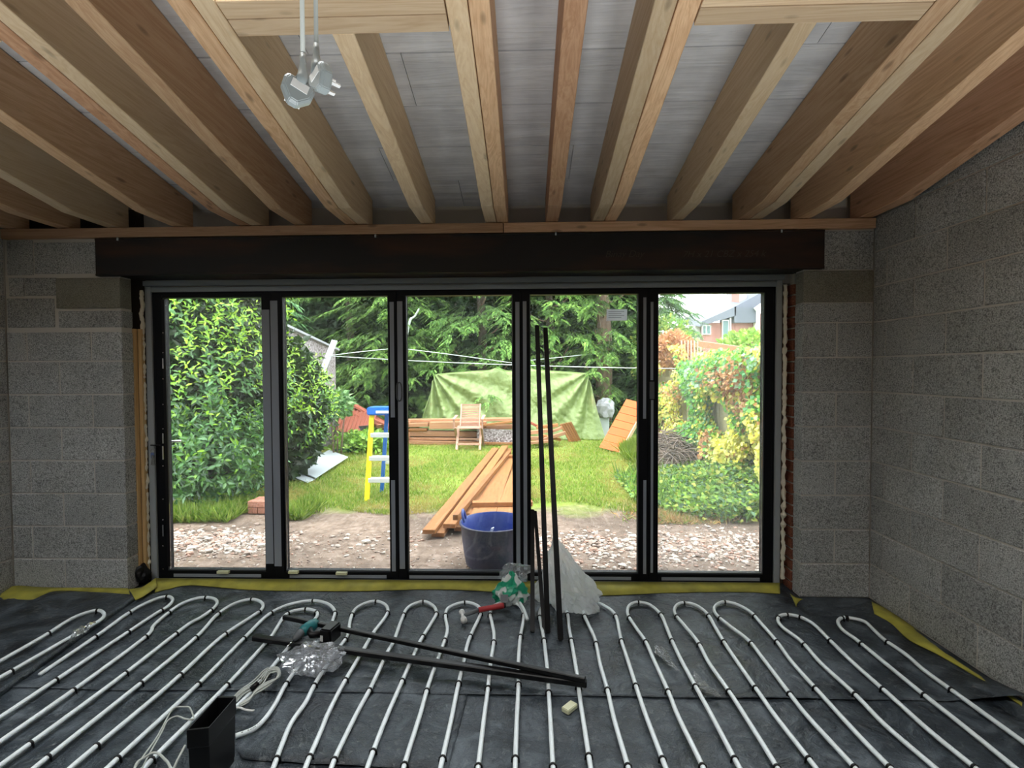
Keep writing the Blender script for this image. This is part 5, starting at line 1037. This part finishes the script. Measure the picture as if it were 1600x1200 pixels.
CL = {'g': [(.14, .42, .05), (.26, .56, .06), (.10, .30, .10)], 'y': [(.80, .74, .10), (.62, .66, .14), (.82, .80, .28)], 'o': [(.52, .26, .09), (.42, .20, .09), (.60, .34, .15)], 'b': [(.30, .46, .30), (.22, .40, .22)]}
def climber(n, y0, y1, z0, z1, mix, name, label, sz=(.035, .07), x0=FX, dep=.22, cat='climber'):
    ps = []; cs = []
    ks = list(mix); pw = [mix[k] for k in ks]
    while len(ps) < n:
        y = random.uniform(y0, y1); z = random.uniform(z0, z1); nz = noise.noise(Vector((y*1.7, z*1.7, 0)))
        if nz < -.18: continue
        ps.append((x0-.03-dep*random.random()*(1+nz), y, z)); k = random.choices(ks, pw)[0]
        h = noise.noise(Vector((y*1.3+5, z*1.1, 4)))
        if len(ks) > 2: k = (ks[0] if h > -.12 else (ks[1] if h > -.3 else ks[2])) if random.random() < .7 else k
        cs.append(np.array(random.choice(CL[k]))*random.uniform(.75, 1.2))
    n = len(ps); d = nrm(np.column_stack([-rng.uniform(0, 1, n), rng.normal(-.3, .6, n), rng.normal(-.5, .5, n)])); nor = nrm(np.column_stack([-np.ones(n), rng.normal(-.4, .4, n), rng.normal(.5, .4, n)])); ln = rng.uniform(*sz, n)
    o = cloud(name, ps, d, nor, ln, ln*.9, np.array(cs), 'ivy'); tag(o, label, cat, kind='stuff'); return o
climber(8000, 5.2, 7.2, .35, 1.75, {'y': 4, 'g': 1, 'o': 1}, 'yellow_climber', 'yellow-leaved climber covering the near half of the fence')
climber(3600, 7.0, 8.1, .45, 1.62, {'g': 5, 'b': 1}, 'green_ivy', 'bright green ivy clump hanging over the middle of the fence')
climber(4200, 8.1, 10.6, .3, 1.9, {'y': 2, 'o': 2, 'g': 1}, 'mixed_climber', 'yellow and russet climber on the far end of the fence')
climber(1500, 5.2, 6.6, 1.3, 1.66, {'b': 2, 'g': 2, 'o': 1}, 'fence_top_climber', 'pale green climber spilling over the near fence top', dep=.35)
def bushy(c, r_, n, cols, name, label, cat, sz):
    a = nrm(rng.normal(size=(n, 3))); p_ = np.array(c)+a*np.array(r_)*rng.uniform(.6, 1.05, (n, 1)); d = nrm(a+rng.normal(0, .6, (n, 3))); ca = np.array(cols); cs = ca[rng.integers(0, len(ca), n)]*rng.uniform(.7, 1.25, (n, 1)); ln = rng.uniform(*sz, n)
    o = cloud(name, p_, d, nrm(rng.normal(size=(n, 3))+np.array([0, -.3, 1])), ln, ln*.6, cs, 'ivy'); tag(o, label, cat, kind='stuff'); return o
q = P(1058, 535, 'y', 8.6); bushy((q.x, 8.8, q.z-.12), (.34, .3, .30), 1500, CL['o'], 'dead_climber', 'russet dead climber clump on the fence top', 'climber', (.06, .10))
bushy((-3.38, 8.9, .92), (.26, .3, .22), 420, [(.16, .34, .10), (.26, .42, .18), (.12, .26, .10)], 'low_shrub', 'pale broad-leaved shrub spray against the roughcast wall', 'shrub', (.08, .14))
q = P(1158, 538, 'y', 9.5); bushy((q.x+.15, 9.6, q.z-.12), (.55, .4, .36), 1900, [(.22, .42, .05), (.32, .48, .08)], 'neighbour_shrub', 'lime green shrub beyond the fence before the brick house', 'shrub', (.07, .12))
q = P(1035, 540, 'y', 12); bushy((q.x+.1, 12.2, q.z-.2), (.8, .5, .9), 2600, [(.18, .34, .06), (.34, .42, .08), (.12, .25, .06)], 'yellow_green_shrub', 'yellow-green shrub past the far end of the fence', 'shrub', (.08, .14))
# neighbouring house
HY = 24.0
hs = empty('neighbour_house', (10, HY, GZ), 'red brick house with a grey dormer and slate roof beyond the fence', 'house')
def HP(x, y, d=0): return P(x, y, 'y', HY+d)
def hbox(name, m, x0, y0, x1, y1, d0, d1, par=hs):
    a_ = HP(x0, y1); b_ = HP(x1, y0); return bx(name, m, a_.x, b_.x, HY+d0, HY+d1, a_.z, b_.z, par)
hbox('wall', 'housebrick', 1098, 503, 1240, 630, .05, 5)
hbox('wall', 'plaster', 1085, 508, 1098, 630, .3, 5)
hbox('dormer', 'slate', 1145, 481, 1180, 505, -.25, 1.5); hbox('dormer_cheek', 'rooftile', 1143.5, 480, 1146.5, 505, -.3, 1.5)
q = MB(); ps = [HP(1090, 511), HP(1094, 503), HP(1146, 480), HP(1146, 494)]; q.add([p_+Vector((0, -.3, 0)) for p_ in ps]+[p_+Vector((0, 2.5, .4)) for p_ in ps], [(0, 1, 2, 3), (7, 6, 5, 4), (0, 4, 5, 1), (1, 5, 6, 2), (2, 6, 7, 3), (3, 7, 4, 0)]); q.build('roof_slope', 'rooftile', hs)
q = MB(); ps = [HP(1146, 480), HP(1150, 479), HP(1200, 452), HP(1240, 452), HP(1240, 480)]; q.add([p_+Vector((0, .2, 0)) for p_ in ps]+[p_+Vector((0, 3.5, .6)) for p_ in ps], [(0, 1, 2, 3, 4), (9, 8, 7, 6, 5)]+[(i, i+5, (i+1) % 5+5, (i+1) % 5) for i in range(5)]); q.build('main_roof', 'rooftile', hs)
q = MB(); q.plank(HP(1175, 486, 0)+Vector((0, -.4, 0)), HP(1206, 463, 0)+Vector((0, -.4, 0)), .2, .22); q.build('barge_board', 'upvc', hs)
hbox('chimney', 'housebrick', 1162, 452, 1174, 474, .5, 1.4); hbox('gable', 'housebrick', 1181, 490, 1240, 560, -.3, 0); hbox('window_bay', 'upvc', 1177, 486, 1182, 520, -.35, 0)
for (x0, y0, x1, y1) in ((1097, 508, 1103, 523), (1103, 508, 1110, 523), (1128, 500, 1138, 540)):
    f_ = hbox('window_frame', 'upvc', x0, y0, x1, y1, -.06, .06); a_ = HP(x0+1, y1-1.5); b_ = HP(x1-1, y0+1.5); bx('pane', 'darkpane', a_.x, b_.x, HY-.075, HY-.06, a_.z, b_.z, f_)
hbox('pipe', 'upvc', 1139, 497, 1141, 545, -.12, -.02)

# housings of the added fill lamps behind the viewer
for lr in FILL_LAMPS:
    x, y, z = lr.location.x, .25, .22; mx = Matrix.Translation((x, y, z)) @ Matrix.Rotation(-.20, 4, 'X')
    q = MB(); q.box(-.47, .47, -.17, .17, -.07, -.005, mx); q.build('fill_housing', 'yellow', lr, bev=.006)
    for sx_ in (-.4, .4): q = MB(); q.plank((x+sx_, y-.12, .005), (x+sx_, y+.12, .005), .03, .01); q.plank((x+sx_, y-.1, .01), (x+sx_, y, .17), .02, .02, (1, 0, 0)); q.plank((x+sx_, y+.1, .01), (x+sx_, y, .17), .02, .02, (1, 0, 0)); q.build('foot', 'black', lr)

# stems that carry the shrubs beyond the fence and by the roughcast wall
for nm, (x, y, z) in (('neighbour_shrub', (P(1158, 538, 'y', 9.5).x+.15, 9.6, 1.7)), ('low_shrub.001', (-3.38, 8.9, .85))):
    par = bpy.data.objects.get(nm)
    for k in range(3):
        q = MB(); q.tube([(x+.06*k-.06, y, GZ-.02), (x+.10*k-.10, y+.03, z*.6), (x+.16*k-.16, y, z)], [.018, .014, .007], 6); q.build('stem', 'bark', par)
